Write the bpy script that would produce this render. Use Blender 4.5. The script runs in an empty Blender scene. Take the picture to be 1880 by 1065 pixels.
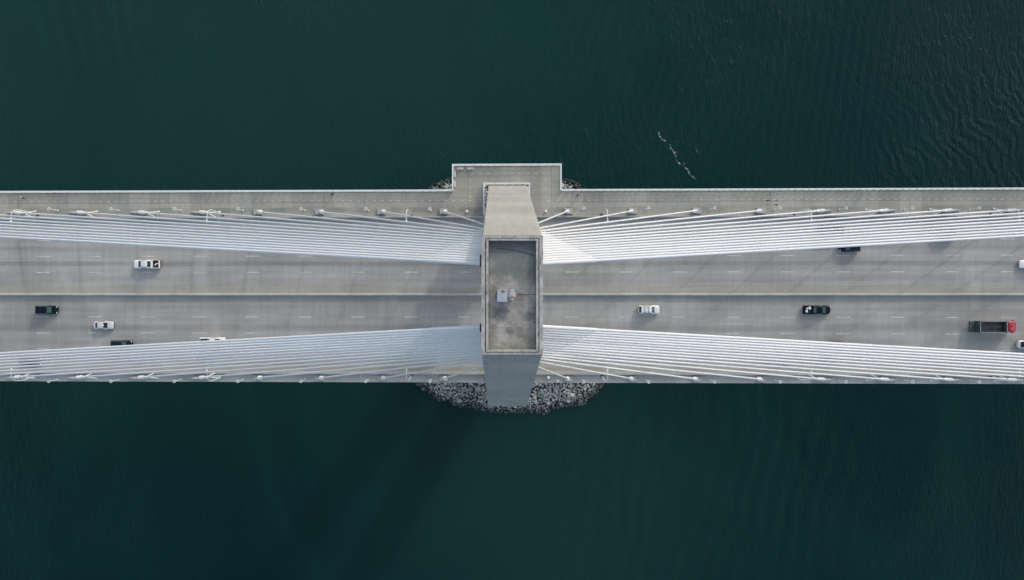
import bpy, bmesh, math, random
from mathutils import Vector, Matrix, noise as mnoise
random.seed(7)
R = math.radians
SC = bpy.context.scene
COL = SC.collection
# ------------------------------------------------------------------ survey frame of the place
G = 0.035                     # grade of the deck (rises to the right)
WATER = -62.0
FOC = 1360.0
CAM = Vector((-1.02, 0.0, 168.9))
RX, RY = math.atan(9.5 / FOC), -math.atan(16 / FOC)
CROT = Matrix.Rotation(RY, 3, 'Y') @ Matrix.Rotation(RX, 3, 'X')

def deck(x): return G * x

def at(px, py, h=0.0, g=G, z=0.0):
    """surveyed plan position of a point seen at px,py on the plane z + g*x + h"""
    d = CROT @ Vector(((px - 940) / FOC, -(py - 532.5) / FOC, -1))
    t = (z + h + g * CAM.x - CAM.z) / (d.z - g * d.x)
    return CAM + d * t

# ------------------------------------------------------------------ helpers
def tag(o, label=None, cat=None, group=None, kind=None):
    if label: o['label'] = label
    if cat: o['category'] = cat
    if group: o['group'] = group
    if kind: o['kind'] = kind
    return o

def empty(name, loc, rz=0.0, pitch=0.0):
    o = bpy.data.objects.new(name, None); COL.objects.link(o)
    o.location = loc; o.rotation_euler = (0, pitch, rz); o.empty_display_size = .2
    return o

class MB:
    def __init__(s): s.v = []; s.f = []; s.m = []
    def add(s, vs, fs, mi=0):
        n = len(s.v); s.v += [tuple(p) for p in vs]
        for f in fs: s.f.append(tuple(i + n for i in f)); s.m.append(mi)
    def box(s, x0, x1, y0, y1, z0, z1, g=0.0, mi=0):
        vs = [(x, y, z + g * x) for z in (z0, z1) for y in (y0, y1) for x in (x0, x1)]
        s.add(vs, [(0, 2, 3, 1), (4, 5, 7, 6), (0, 1, 5, 4), (2, 6, 7, 3), (0, 4, 6, 2), (1, 3, 7, 5)], mi)
    def bbox(s, x0, x1, y0, y1, z0, z1, b=.03, mi=0):
        """box with chamfered vertical edges and top"""
        def ring(i, z): return [(x0 + i + b, y0 + i, z), (x1 - i - b, y0 + i, z), (x1 - i, y0 + i + b, z), (x1 - i, y1 - i - b, z), (x1 - i - b, y1 - i, z), (x0 + i + b, y1 - i, z), (x0 + i, y1 - i - b, z), (x0 + i, y0 + i + b, z)]
        s.loft([ring(0, z0), ring(0, z1 - b), ring(b, z1)], mi=mi)
    def loft(s, rings, caps=True, mi=0):
        n = len(rings[0]); vs = [p for r in rings for p in r]; fs = []
        for k in range(len(rings) - 1):
            for i in range(n):
                j = (i + 1) % n
                fs.append((k * n + i, k * n + j, (k + 1) * n + j, (k + 1) * n + i))
        if caps:
            fs.append(tuple(reversed(range(n)))); fs.append(tuple((len(rings) - 1) * n + i for i in range(n)))
        s.add(vs, fs, mi)
    def tube(s, pts, r, n=8, mi=0, caps=True):
        pts = [Vector(p) for p in pts]
        rr = r if isinstance(r, (list, tuple)) else [r] * len(pts)
        rings = []
        d0 = (pts[1] - pts[0]).normalized()
        up = Vector((0, 0, 1)) if abs(d0.z) < .9 else Vector((1, 0, 0))
        for i, p in enumerate(pts):
            d = (pts[min(i + 1, len(pts) - 1)] - pts[max(i - 1, 0)]).normalized()
            a = d.cross(up).normalized(); b = a.cross(d).normalized()
            rings.append([p + (a * math.cos(2 * math.pi * k / n) + b * math.sin(2 * math.pi * k / n)) * rr[i] for k in range(n)])
        s.loft(rings, caps, mi)
    def cyl(s, x, y, z0, z1, r0, r1=None, n=16, mi=0):
        s.tube([(x, y, z0), (x, y, z1)], [r0, r0 if r1 is None else r1], n, mi)
    def torus(s, c, R_, r, n=20, m=8, mi=0):
        vs = []; fs = []
        for i in range(n):
            a = 2 * math.pi * i / n
            for j in range(m):
                b = 2 * math.pi * j / m
                q = R_ + r * math.cos(b)
                vs.append((c[0] + q * math.cos(a), c[1] + q * math.sin(a), c[2] + r * math.sin(b)))
        for i in range(n):
            for j in range(m):
                fs.append((i * m + j, ((i + 1) % n) * m + j, ((i + 1) % n) * m + (j + 1) % m, i * m + (j + 1) % m))
        s.add(vs, fs, mi)
    def sphere(s, c, rx, ry=None, rz=None, n=14, m=8, a0=0.0, a1=math.pi, mi=0):
        ry = ry or rx; rz = rz or rx; rings = []
        for k in range(m + 1):
            t = a0 + (a1 - a0) * k / m; q = max(math.sin(t), 1e-3)
            rings.append([(c[0] + rx * q * math.cos(2 * math.pi * i / n), c[1] + ry * q * math.sin(2 * math.pi * i / n), c[2] + rz * math.cos(t)) for i in range(n)])
        s.loft(list(reversed(rings)), True, mi)
    def grid(s, xs, ys, mask, z0, z1, g=0.0, mi=0):
        """slab over the cells of a plan grid for which mask(cx, cy) holds; walls only on its outline"""
        ok = {}
        for i in range(len(xs) - 1):
            for j in range(len(ys) - 1):
                ok[i, j] = mask((xs[i] + xs[i + 1]) / 2, (ys[j] + ys[j + 1]) / 2)
        idx = {}
        def vid(i, j, z):
            k = (i, j, z)
            if k not in idx:
                idx[k] = len(s.v); s.v.append((xs[i], ys[j], z + g * xs[i]))
            return idx[k]
        def F(*q): s.f.append(q); s.m.append(mi)
        for (i, j), o in ok.items():
            if not o: continue
            F(vid(i, j, z1), vid(i + 1, j, z1), vid(i + 1, j + 1, z1), vid(i, j + 1, z1))
            F(vid(i, j, z0), vid(i, j + 1, z0), vid(i + 1, j + 1, z0), vid(i + 1, j, z0))
            if not ok.get((i - 1, j)): F(vid(i, j, z0), vid(i, j, z1), vid(i, j + 1, z1), vid(i, j + 1, z0))
            if not ok.get((i + 1, j)): F(vid(i + 1, j, z0), vid(i + 1, j + 1, z0), vid(i + 1, j + 1, z1), vid(i + 1, j, z1))
            if not ok.get((i, j - 1)): F(vid(i, j, z0), vid(i + 1, j, z0), vid(i + 1, j, z1), vid(i, j, z1))
            if not ok.get((i, j + 1)): F(vid(i, j + 1, z0), vid(i, j + 1, z1), vid(i + 1, j + 1, z1), vid(i + 1, j + 1, z0))
    def build(s, name, mats, parent=None, smooth=False, off=None, angle=40):
        me = bpy.data.meshes.new(name)
        vs = s.v if off is None else [(p[0] - off[0], p[1] - off[1], p[2] - off[2]) for p in s.v]
        me.from_pydata(vs, [], s.f)
        if not isinstance(mats, (list, tuple)): mats = [mats]
        for m in mats: me.materials.append(m)
        me.polygons.foreach_set('material_index', s.m)
        bm = bmesh.new(); bm.from_mesh(me); bmesh.ops.recalc_face_normals(bm, faces=bm.faces); bm.to_mesh(me); bm.free()
        if smooth:
            me.polygons.foreach_set('use_smooth', [True] * len(me.polygons))
            me.set_sharp_from_angle(angle=R(angle))
        me.update()
        o = bpy.data.objects.new(name, me); COL.objects.link(o)
        if parent is not None: o.parent = parent
        if off is not None and parent is None: o.location = off
        return o

def copy_tree(o, parent=None):
    c = o.copy(); COL.objects.link(c)
    if parent is not None: c.parent = parent
    for ch in list(o.children): copy_tree(ch, c)
    return c

# ------------------------------------------------------------------ materials
class NT:
    def __init__(s, name):
        s.mat = bpy.data.materials.new(name); s.mat.use_nodes = True
        s.t = s.mat.node_tree; s.b = s.t.nodes['Principled BSDF']
        s.out = s.t.nodes['Material Output']; s._c = None
    def n(s, typ, **kw):
        o = s.t.nodes.new(typ)
        for k, v in kw.items(): setattr(o, k, v)
        return o
    def l(s, a, b): s.t.links.new(a, b)
    def put(s, sock, v):
        if hasattr(v, 'is_output') or isinstance(v, bpy.types.NodeSocket): s.l(v, sock)
        else: sock.default_value = v
    def co(s):
        if s._c is None: s._c = s.n('ShaderNodeTexCoord').outputs['Object']
        return s._c
    def xyz(s, vec=None):
        o = s.n('ShaderNodeSeparateXYZ'); s.l(vec or s.co(), o.inputs[0]); return o.outputs
    def scaled(s, sc, rot=(0, 0, 0), loc=(0, 0, 0), vec=None):
        o = s.n('ShaderNodeMapping'); s.l(vec or s.co(), o.inputs['Vector'])
        o.inputs['Scale'].default_value = sc; o.inputs['Rotation'].default_value = rot; o.inputs['Location'].default_value = loc
        return o.outputs[0]
    def noise(s, scale=1.0, detail=4, rough=.55, vec=None, dist=0.0):
        o = s.n('ShaderNodeTexNoise'); s.l(vec or s.co(), o.inputs['Vector'])
        o.inputs['Scale'].default_value = scale; o.inputs['Detail'].default_value = detail
        o.inputs['Roughness'].default_value = rough; o.inputs['Distortion'].default_value = dist
        return o.outputs['Fac']
    def math(s, op, a, b=0.0, c=0.0):
        o = s.n('ShaderNodeMath', operation=op)
        s.put(o.inputs[0], a); s.put(o.inputs[1], b); s.put(o.inputs[2], c)
        return o.outputs[0]
    def ramp(s, v, a, b, c=0.0, d=1.0):
        o = s.n('ShaderNodeMapRange'); o.interpolation_type = 'SMOOTHSTEP'
        s.put(o.inputs[0], v); o.inputs[1].default_value = a; o.inputs[2].default_value = b
        o.inputs[3].default_value = c; o.inputs[4].default_value = d
        return o.outputs[0]
    def mix(s, f, a, b, mode='MIX'):
        o = s.n('ShaderNodeMix', data_type='RGBA', blend_type=mode)
        s.put(o.inputs[0], f)
        for sk, v in ((o.inputs[6], a), (o.inputs[7], b)):
            if isinstance(v, (tuple, list)): v = tuple(v) + (1,) if len(v) == 3 else v
            s.put(sk, v)
        return o.outputs[2]
    def grey(s, v):
        o = s.n('ShaderNodeCombineXYZ')
        for i in range(3): s.l(v, o.inputs[i])
        return o.outputs[0]
    def bump(s, h, strength=.3, dist=.05, normal=None):
        o = s.n('ShaderNodeBump'); o.inputs['Strength'].default_value = strength; o.inputs['Distance'].default_value = dist
        s.l(h, o.inputs['Height'])
        if normal is not None: s.l(normal, o.inputs['Normal'])
        return o.outputs[0]
    def band(s, v, lo, hi, soft=.1):
        return s.math('MULTIPLY', s.ramp(v, lo - soft, lo + soft), s.ramp(v, hi - soft, hi + soft, 1, 0))
    def done(s, col, rough=.8, normal=None, metal=0.0, spec=.5):
        s.put(s.b.inputs['Base Color'], col if not isinstance(col, tuple) or len(col) == 4 else col + (1,))
        s.put(s.b.inputs['Roughness'], rough); s.b.inputs['Metallic'].default_value = metal
        s.b.inputs['Specular IOR Level'].default_value = spec
        if normal is not None: s.l(normal, s.b.inputs['Normal'])
        return s.mat

def paint(name, c, rough=.45, var=.12, scale=1.5, metal=0.0, spec=.5, coat=0.0):
    k = NT(name)
    f = k.ramp(k.noise(scale, 5, .6), .3, .7)
    d = tuple(x * (1 - var) for x in c); e = tuple(min(1, x * (1 + var * .5)) for x in c)
    m = k.done(k.mix(f, d, e), rough, None, metal, spec)
    if coat: k.b.inputs['Coat Weight'].default_value = coat; k.b.inputs['Coat Roughness'].default_value = .08
    return m

def road_mat():
    k = NT('road_concrete'); X, Y, Z = k.xyz()
    big = k.noise(.05, 4, .6, k.scaled((1, 1.6, 1)))
    col = k.mix(k.ramp(big, .3, .7), (.296, .293, .279), (.386, .380, .358))
    lon = k.noise(1.0, 4, .6, k.scaled((.012, .85, 1)))
    col = k.mix(.75, col, k.grey(k.ramp(lon, .25, .75, .82, 1.12)), 'MULTIPLY')
    tin = k.noise(1.0, 3, .7, k.scaled((1.1, .07, 1), (0, 0, R(2))))
    col = k.mix(.6, col, k.grey(k.ramp(tin, .25, .75, .88, 1.08)), 'MULTIPLY')
    panel = k.n('ShaderNodeTexWhiteNoise', noise_dimensions='1D')
    k.l(k.math('FLOOR', k.math('DIVIDE', X, 13.4)), panel.inputs['W'])
    col = k.mix(.5, col, k.grey(k.ramp(panel.outputs['Value'], 0, 1, .92, 1.06)), 'MULTIPLY')
    # polished wheel lanes and the oil lines in their middle
    wob = k.math('MULTIPLY', k.math('SUBTRACT', k.noise(.03, 3), .5), .5)
    Yw = k.math('ADD', Y, wob)
    for lo, hi, soft, a in ((6.75, 7.75, .22, .30), (-8.1, -6.7, .5, .24), (10.2, 11.3, .5, .16), (-11.4, -10.2, .45, .16), (3.0, 3.9, .5, .08), (-3.7, -2.8, .5, .08), (13.9, 14.9, .5, .14)):
        f = k.math('MULTIPLY', k.band(Yw, lo, hi, soft), k.math('MULTIPLY', k.ramp(k.noise(.08, 3), .25, .6, .45, 1), a * 1.5))
        col = k.mix(f, col, (.135, .145, .15))
    # sandy shoulders
    sh = k.math('ADD', k.band(Y, .3, 1.75, .12), k.band(Y, -17.5, -15.9, .2))
    col = k.mix(k.math('MULTIPLY', sh, k.ramp(k.noise(.25, 5), .25, .65, .2, .5)), col, (.35, .33, .28))
    # faint cable shadows painted in as evenly spaced cross lines
    jx = k.math('ABSOLUTE', k.math('SUBTRACT', k.math('FRACT', k.math('DIVIDE', k.math('ADD', X, k.math('MULTIPLY', k.noise(.3, 2), .5)), 13.4)), .5))
    j = k.math('MULTIPLY', k.ramp(jx, 0.001, .014, 1, 0), k.ramp(k.noise(.09, 3), .45, .75, .0, .30))
    col = k.mix(j, col, (.1, .105, .11))
    # oil spots and grime
    sp = k.ramp(k.noise(.42, 3, .5), .70, .80)
    col = k.mix(k.math('MULTIPLY', sp, .32), col, (.12, .125, .13))
    pale = k.ramp(k.noise(.16, 4, .6, k.scaled((1, .35, 1), loc=(40, 9, 0))), .56, .75)
    col = k.mix(k.math('MULTIPLY', pale, .3), col, (.47, .48, .46))
    fine = k.noise(6, 4, .7)
    col = k.mix(.5, col, k.grey(k.ramp(fine, .2, .8, .88, 1.1)), 'MULTIPLY')
    return k.done(col, .85, k.bump(fine, .2, .02), 0, .3)

def path_mat():
    k = NT('walkway_concrete'); X, Y, Z = k.xyz()
    big = k.noise(.11, 5, .6)
    col = k.mix(k.ramp(big, .3, .7), (.322, .318, .286), (.415, .397, .338))
    px = k.math('DIVIDE', k.math('ADD', X, 1.9), 4.75)
    wn = k.n('ShaderNodeTexWhiteNoise', noise_dimensions='1D'); k.l(k.math('FLOOR', px), wn.inputs['W'])
    col = k.mix(.8, col, k.grey(k.ramp(wn.outputs['Value'], 0, 1, .86, 1.08)), 'MULTIPLY')
    lon = k.noise(1.0, 4, .6, k.scaled((.05, 2.2, 1)))
    col = k.mix(.8, col, k.grey(k.ramp(lon, .25, .75, .84, 1.1)), 'MULTIPLY')
    jx = k.math('ABSOLUTE', k.math('SUBTRACT', k.math('FRACT', px), .5))
    j = k.ramp(jx, .004, .030, 1, 0)
    j2 = k.band(Y, 23.95, 24.25, .05)
    j = k.math('MAXIMUM', j, k.math('MULTIPLY', j2, .0))
    col = k.mix(k.math('MULTIPLY', j, k.ramp(k.noise(.2, 2), .3, .6, .12, .6)), col, (.19, .205, .20))
    gut = k.math('MULTIPLY', k.band(Y, 18.9, 20.1, .25), k.ramp(k.noise(.12, 4, .6, k.scaled((1, .1, 1))), .42, .62, .15, .75))
    col = k.mix(gut, col, (.20, .205, .185))
    st = k.ramp(k.noise(.5, 5, .65, k.scaled((1, .6, 1))), .58, .78)
    col = k.mix(k.math('MULTIPLY', st, .3), col, (.22, .215, .18))
    fine = k.noise(7, 4, .7)
    col = k.mix(.5, col, k.grey(k.ramp(fine, .2, .8, .86, 1.12)), 'MULTIPLY')
    return k.done(col, .9, k.bump(fine, .2, .02), 0, .2)

def conc(name, a, b, scale=.25, stain=(.16, .16, .15), amt=.35, streak=(1, 1, 1), lifts=0.0, st0=.52):
    k = NT(name); X, Y, Z = k.xyz()
    col = k.mix(k.ramp(k.noise(scale, 5, .6), .3, .7), a, b)
    st = k.ramp(k.noise(scale * 3, 6, .65, k.scaled(streak)), st0, st0 + .22)
    col = k.mix(k.math('MULTIPLY', st, amt), col, stain)
    if lifts:
        f = k.math('FRACT', k.math('DIVIDE', Z, lifts))
        col = k.mix(k.math('MULTIPLY', k.ramp(f, .0, .035, 1, 0), .30), col, tuple(x * .5 for x in a))
        wn = k.n('ShaderNodeTexWhiteNoise', noise_dimensions='1D'); k.l(k.math('FLOOR', k.math('DIVIDE', Z, lifts)), wn.inputs['W'])
        col = k.mix(.7, col, k.grey(k.ramp(wn.outputs['Value'], 0, 1, .93, 1.05)), 'MULTIPLY')
        sk = k.noise(1.0, 5, .65, k.scaled((1.6, .5, .05)))
        col = k.mix(.6, col, k.grey(k.ramp(sk, .3, .75, 1.05, .84)), 'MULTIPLY')          # rain streaks
        pt = k.ramp(k.noise(.35, 3, .5, k.scaled((1, 1, 1), loc=(4, 1, 8))), .56, .60)
        col = k.mix(k.math('MULTIPLY', pt, .14), col, tuple(x * .8 for x in a))            # patch repairs
    fine = k.noise(5, 5, .7)
    col = k.mix(.5, col, k.grey(k.ramp(fine, .2, .8, .86, 1.1)), 'MULTIPLY')
    return k.done(col, .9, k.bump(fine, .25, .03), 0, .2)

def floor_mat():
    k = NT('tower_roof_concrete'); X, Y, Z = k.xyz()
    col = k.mix(k.ramp(k.noise(.5, 6, .65), .3, .7), (.19, .185, .165), (.40, .375, .35))
    # the damp, mossy half and dark blotches on the other, one beside the box
    wet = k.math('MULTIPLY', k.ramp(k.math('ADD', Y, k.math('MULTIPLY', k.noise(.7, 4), 3.0)), 2.6, 4.4), .75)
    col = k.mix(wet, col, (.15, .175, .165))
    end_dark = k.ramp(k.math('ADD', Y, k.math('MULTIPLY', k.noise(.9, 4), 2.0)), 5.0, 6.6)
    col = k.mix(k.math('MULTIPLY', end_dark, .6), col, (.10, .125, .13))  # floor colour darker in a strip toward the +y end
    moss = k.math('MULTIPLY', k.ramp(k.noise(1.1, 6, .7, k.scaled((1, 1, 1), loc=(3, 5, 0))), .52, .66), k.band(Y, 1.2, 4.6, .7))
    col = k.mix(k.math('MULTIPLY', moss, .6), col, (.12, .14, .11))
    def blot(cx, cy, r, a, c):
        nonlocal col
        dx = k.math('SUBTRACT', X, cx); dy = k.math('SUBTRACT', Y, cy)
        d = k.math('SQRT', k.math('ADD', k.math('MULTIPLY', dx, dx), k.math('MULTIPLY', dy, dy)))
        d = k.math('ADD', d, k.math('MULTIPLY', k.math('SUBTRACT', k.noise(1.5, 5, .65), .5), r * 2.2))
        col = k.mix(k.math('MULTIPLY', k.ramp(d, r * .35, r * 1.15, 1, 0), a), col, c)
    blot(-1.2, -2.0, 1.0, .8, (.09, .11, .12)); blot(-.2, -4.1, .7, .75, (.12, .13, .13)); blot(1.9, -2.3, .8, .5, (.13, .14, .14))
    blot(2.2, -5.3, .9, .6, (.12, .135, .12)); blot(-2.2, -3.6, .5, .5, (.13, .135, .12)); blot(1.6, 1.6, 1.3, .4, (.13, .15, .14))
    blot(-2.6, 3.6, .8, .35, (.4, .39, .36)); blot(.6, -3.0, 1.0, .5, (.42, .385, .36)); blot(-.2, .9, .9, .5, (.38, .355, .33))
    col = k.mix(k.math('MULTIPLY', k.ramp(Y, -6.3, -4.6, 1, 0), .5), col, (.40, .37, .29))
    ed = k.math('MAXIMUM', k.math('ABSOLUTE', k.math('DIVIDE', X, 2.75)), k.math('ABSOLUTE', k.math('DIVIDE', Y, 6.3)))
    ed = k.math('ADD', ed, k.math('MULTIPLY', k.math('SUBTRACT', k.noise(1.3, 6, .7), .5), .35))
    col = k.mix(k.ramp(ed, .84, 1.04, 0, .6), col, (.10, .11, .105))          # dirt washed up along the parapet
    sc_ = k.ramp(k.noise(2.2, 6, .75, k.scaled((.35, 1.6, 1), (0, 0, R(18)))), .56, .70)
    col = k.mix(k.math('MULTIPLY', sc_, .55), col, (.12, .125, .115))
    sp_ = k.ramp(k.noise(4.5, 4, .6, k.scaled((1, 1, 1), loc=(9, 2, 0))), .68, .74)
    col = k.mix(k.math('MULTIPLY', sp_, .7), col, (.50, .49, .47))
    sp_ = k.ramp(k.noise(3.1, 5, .65, k.scaled((1, 1, 1), loc=(2, 8, 0))), .64, .72)
    col = k.mix(k.math('MULTIPLY', sp_, .6), col, (.07, .075, .07))
    fine = k.noise(9, 5, .75)
    col = k.mix(.7, col, k.grey(k.ramp(fine, .25, .75, .6, 1.3)), 'MULTIPLY')
    return k.done(col, .9, k.bump(fine, .3, .02), 0, .2)

def rim_mat():
    k = NT('weathered_parapet_concrete')
    col = k.mix(k.ramp(k.noise(.7, 6, .65), .3, .7), (.30, .295, .28), (.47, .455, .435))
    st = k.ramp(k.noise(2.2, 6, .7, k.scaled((2.0, .55, 1))), .50, .64)
    col = k.mix(k.math('MULTIPLY', st, .8), col, (.15, .135, .125))
    pl = k.ramp(k.noise(1.7, 6, .7, k.scaled((1.4, .4, 1), loc=(7, 3, 1))), .56, .68)
    col = k.mix(k.math('MULTIPLY', pl, .75), col, (.56, .57, .57))
    fine = k.noise(9, 5, .7)
    return k.done(k.mix(.6, col, k.grey(k.ramp(fine, .2, .8, .8, 1.15)), 'MULTIPLY'), .9, k.bump(fine, .3, .03), 0, .2)

def water_mat():
    k = NT('river_water'); X, Y, Z = k.xyz()
    # silty river: greener and siltier upstream, clearer and bluer in the channel
    big = k.noise(.006, 4, .55, dist=.8)
    f = k.ramp(k.math('ADD', X, k.math('MULTIPLY', k.math('SUBTRACT', big, .5), 260)), -150, 170)
    col = (k.mix(f, (.0072, .036, .0275), (.0010, .0205, .0245)))
    g = k.ramp(k.math('ADD', Y, k.math('MULTIPLY', k.math('SUBTRACT', k.noise(.008, 3, .5), .5), 120)), -60, 30)
    col = k.mix(g, k.mix(f, (.0008, .0195, .0215), (.0010, .0185, .0210)), col)
    sl = k.ramp(k.noise(.02, 5, .6, k.scaled((1, .45, 1), (0, 0, R(25))), 1.0), .42, .72)
    col = k.mix(k.math('MULTIPLY', sl, .35), col, (.006, .040, .039))
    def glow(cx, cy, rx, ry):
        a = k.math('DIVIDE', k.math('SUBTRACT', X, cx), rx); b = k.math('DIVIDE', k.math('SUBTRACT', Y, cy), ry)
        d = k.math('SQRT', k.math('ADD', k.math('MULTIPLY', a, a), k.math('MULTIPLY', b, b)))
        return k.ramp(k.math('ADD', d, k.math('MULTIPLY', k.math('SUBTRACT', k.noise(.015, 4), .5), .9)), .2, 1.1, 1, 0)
    # lens vignette's bright centre painted in below the pier; paler green patch above
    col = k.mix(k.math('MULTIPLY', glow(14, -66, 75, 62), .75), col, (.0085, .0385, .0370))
    col = k.mix(k.math('MULTIPLY', glow(-60, 66, 80, 70), .5), col, (.0080, .0400, .0330))
    fine = k.noise(1.2, 3, .6)
    col = k.mix(.4, col, k.grey(k.ramp(fine, .2, .8, .9, 1.1)), 'MULTIPLY')
    def near(cx, cy, rx, ry):
        a = k.math('DIVIDE', k.math('SUBTRACT', X, cx), rx); b = k.math('DIVIDE', k.math('SUBTRACT', Y, cy), ry)
        d = k.math('SQRT', k.math('ADD', k.math('MULTIPLY', a, a), k.math('MULTIPLY', b, b)))
        d = k.math('ADD', d, k.math('MULTIPLY', k.math('SUBTRACT', k.noise(.02, 4), .5), 1.0))
        return k.ramp(d, .35, 1.0, 1, 0)
    patch = k.ramp(k.noise(.013, 4, .55), .36, .62, .34, 1)
    rip = k.noise(.62, 4, .55, k.scaled((1.35, .40, 1), (0, 0, R(-20))), .9)
    chop = k.noise(1.6, 4, .6, k.scaled((1, .7, 1), (0, 0, R(35))), .5)
    h = k.math('MULTIPLY', k.math('ADD', rip, k.math('MULTIPLY', chop, .26)), patch)
    def swell(deg, wl, dist, dsc):
        o = k.n('ShaderNodeTexWave', wave_type='BANDS', bands_direction='X', wave_profile='SIN')
        k.l(k.scaled((1, 1, 1), (0, 0, R(deg))), o.inputs['Vector'])
        o.inputs['Scale'].default_value = math.pi * 2 / wl / 20; o.inputs['Distortion'].default_value = dist
        o.inputs['Detail'].default_value = 3; o.inputs['Detail Scale'].default_value = dsc
        return o.outputs['Fac']
    s1 = k.math('MULTIPLY', swell(10, 6.5, 11.0, .5), near(58, -62, 75, 55))
    s2 = k.math('MULTIPLY', swell(-10, 5.5, 3.0, .3), near(-132, 82, 24, 20))
    s3 = k.math('MULTIPLY', swell(24, 4.2, 6.0, .4), near(40, 62, 45, 48))
    s4 = k.math('MULTIPLY', swell(-32, 3.4, 14.0, .9), near(150, 44, 50, 30))
    s5 = k.math('MULTIPLY', swell(8, 3.2, 2.5, .3), near(100, 70, 36, 45))
    h = k.math('ADD', h, k.math('ADD', k.math('MULTIPLY', s1, .55), k.math('MULTIPLY', s2, .75)))
    h = k.math('ADD', h, k.math('ADD', k.math('MULTIPLY', s3, .34), k.math('ADD', k.math('MULTIPLY', s4, .25), k.math('MULTIPLY', s5, .16))))
    m = k.done(col, .2, k.bump(h, 1.0, .5), 0, .19)
    k.b.inputs['IOR'].default_value = 1.333
    k.b.subsurface_method = 'BURLEY'; k.b.inputs['Subsurface Weight'].default_value = .6
    k.b.inputs['Subsurface Radius'].default_value = (5, 8, 8); k.b.inputs['Subsurface Scale'].default_value = 1.0
    return m

def glass(name='car_glass', c=(.010, .018, .022)):
    return paint(name, c, .06, .1, 2, 0, .5)

M = dict(
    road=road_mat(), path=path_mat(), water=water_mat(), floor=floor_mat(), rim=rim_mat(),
    tower=conc('tower_concrete', (.325, .338, .348), (.385, .397, .405), .09, (.27, .265, .25), .35, (1, 1, 2.2), 4.2),
    barrier=conc('barrier_concrete', (.33, .335, .325), (.42, .42, .405), .3, (.27, .26, .23), .5, (.12, 1, 1)),
    ledge=conc('ledge_concrete', (.33, .335, .325), (.45, .44, .42), .12, (.22, .215, .19), .45, (.5, 1, 1)),
    under=conc('deck_concrete', (.33, .33, .32), (.42, .42, .4), .2),
    rail=paint('white_railing_paint', (.76, .78, .78), .5, .08, .8),
    white=paint('white_cable_sheath', (.635, .665, .71), .6, .05, .12, 0, .3),
    steel=paint('white_steel', (.72, .74, .75), .45, .14, 2.5),
    galv=paint('galvanised_steel', (.52, .54, .55), .5, .2, 3, .3),
    mark=paint('worn_white_marking', (.58, .58, .565), .8, .25, .7),
    faint=paint('faded_white_marking', (.47, .47, .445), .85, .14, .7),
    dash=paint('cream_marking', (.62, .605, .51), .85, .2, .6),
    yellow=paint('faded_yellow_marking', (.40, .345, .235), .85, .2, .4),
    black=paint('black_marking', (.045, .05, .055), .85, .25, 2),
    tar=paint('faded_black_marking', (.15, .155, .155), .85, .25, 2),
    rubber=paint('tyre_rubber', (.02, .02, .022), .9, .2, 6),
    rimm=paint('wheel_alloy', (.45, .46, .48), .35, .1, 5, .8),
    trim=paint('dark_trim', (.022, .024, .027), .6, .2, 4),
    glass=glass(), bglass=paint('tinted_teal_glass', (.026, .070, .082), .07, .1, 2, 0, .8),
    lampw=paint('headlamp_lens', (.75, .77, .8), .15, .05, 4), lampr=paint('tail_lamp_lens', (.35, .015, .012), .2, .1, 4),
    cwhite=paint('white_car_paint', (.74, .76, .79), .3, .05, .8, 0, .5, .6),
    csilver=paint('silver_car_paint', (.60, .62, .65), .32, .06, .8, .15, .5, .6),
    cblack=paint('black_car_paint', (.005, .012, .022), .28, .2, .8, 0, .15, .0),
    cnavy=paint('navy_car_paint', (.005, .013, .032), .28, .2, .8, 0, .15, .0),
    cgrey=paint('dark_grey_car_paint', (.007, .019, .034), .3, .2, .8, .0, .15, .0),
    red=paint('red_truck_paint', (.48, .012, .022), .3, .12, .8, 0, .5, .5),
    pinkred=paint('pale_red_bar_paint', (.65, .22, .24), .4, .1, .8),
    steelgrey=paint('worn_grey_steel', (.05, .075, .088), .6, .35, 1.2, .1), steellight=paint('worn_light_steel', (.30, .33, .34), .55, .25, 1.5, .1),
    floorwood=paint('dusty_bed_steel', (.12, .12, .115), .8, .4, .9),
    cream=paint('cream_plastic', (.70, .69, .60), .5, .06, 3),
    boxgrey=paint('pale_grey_enamel', (.37, .40, .46), .45, .15, 1.2),
    rust=paint('rust_stain', (.34, .17, .07), .9, .35, 6),
    beacon=paint('red_beacon_glass', (.52, .27, .32), .2, .1, 5),
    wire=paint('black_wire', (.035, .04, .04), .7, .2, 3),
    pale=paint('pale_conduit', (.5, .48, .45), .6, .2, 2),
    fin=paint('grey_steel_plinth', (.46, .48, .48), .6, .2, 2), bench=paint('pale_bench_concrete', (.60, .58, .54), .8, .12, 2), foam=None,
)

# ================================================================== SETTING: water, deck, road, walkway
mb = MB(); S = 6000
mb.add([(-S, -S, WATER), (S, -S, WATER), (S, S, WATER), (-S, S, WATER)], [(0, 1, 2, 3)])
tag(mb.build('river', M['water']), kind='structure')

XL, XR = -246.0, 252.0
N_EDGE, S_EDGE = 24.05, -19.9
BX0, BX1, BY1 = -12.72, 12.25, 29.85       # overlook round the tower leg
HX0, HX1, HY1 = -5.42, 4.88, 25.35         # opening the leg passes through
xs = [XL, BX0, HX0, HX1, BX1, XR]
ys = [S_EDGE, -17.95, -17.35, 17.62, 18.1, N_EDGE, HY1, BY1]
def in_deck(x, y):
    if HX0 < x < HX1 and (18.1 < y < HY1 or y < -18.0): return False
    if y > N_EDGE: return BX0 < x < BX1
    return True
mb = MB(); mb.grid(xs, ys, in_deck, -.62, -.10, G)
for yy in (-18.9, -6, 6, 18.0):
    if abs(yy) < 17.5: mb.box(XL, XR, yy - .25, yy + .25, -2.2, -.63, G)
    else:
        mb.box(XL, HX0 - .3, yy - .25, yy + .25, -2.2, -.63, G); mb.box(HX1 + .3, XR, yy - .25, yy + .25, -2.2, -.63, G)
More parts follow.
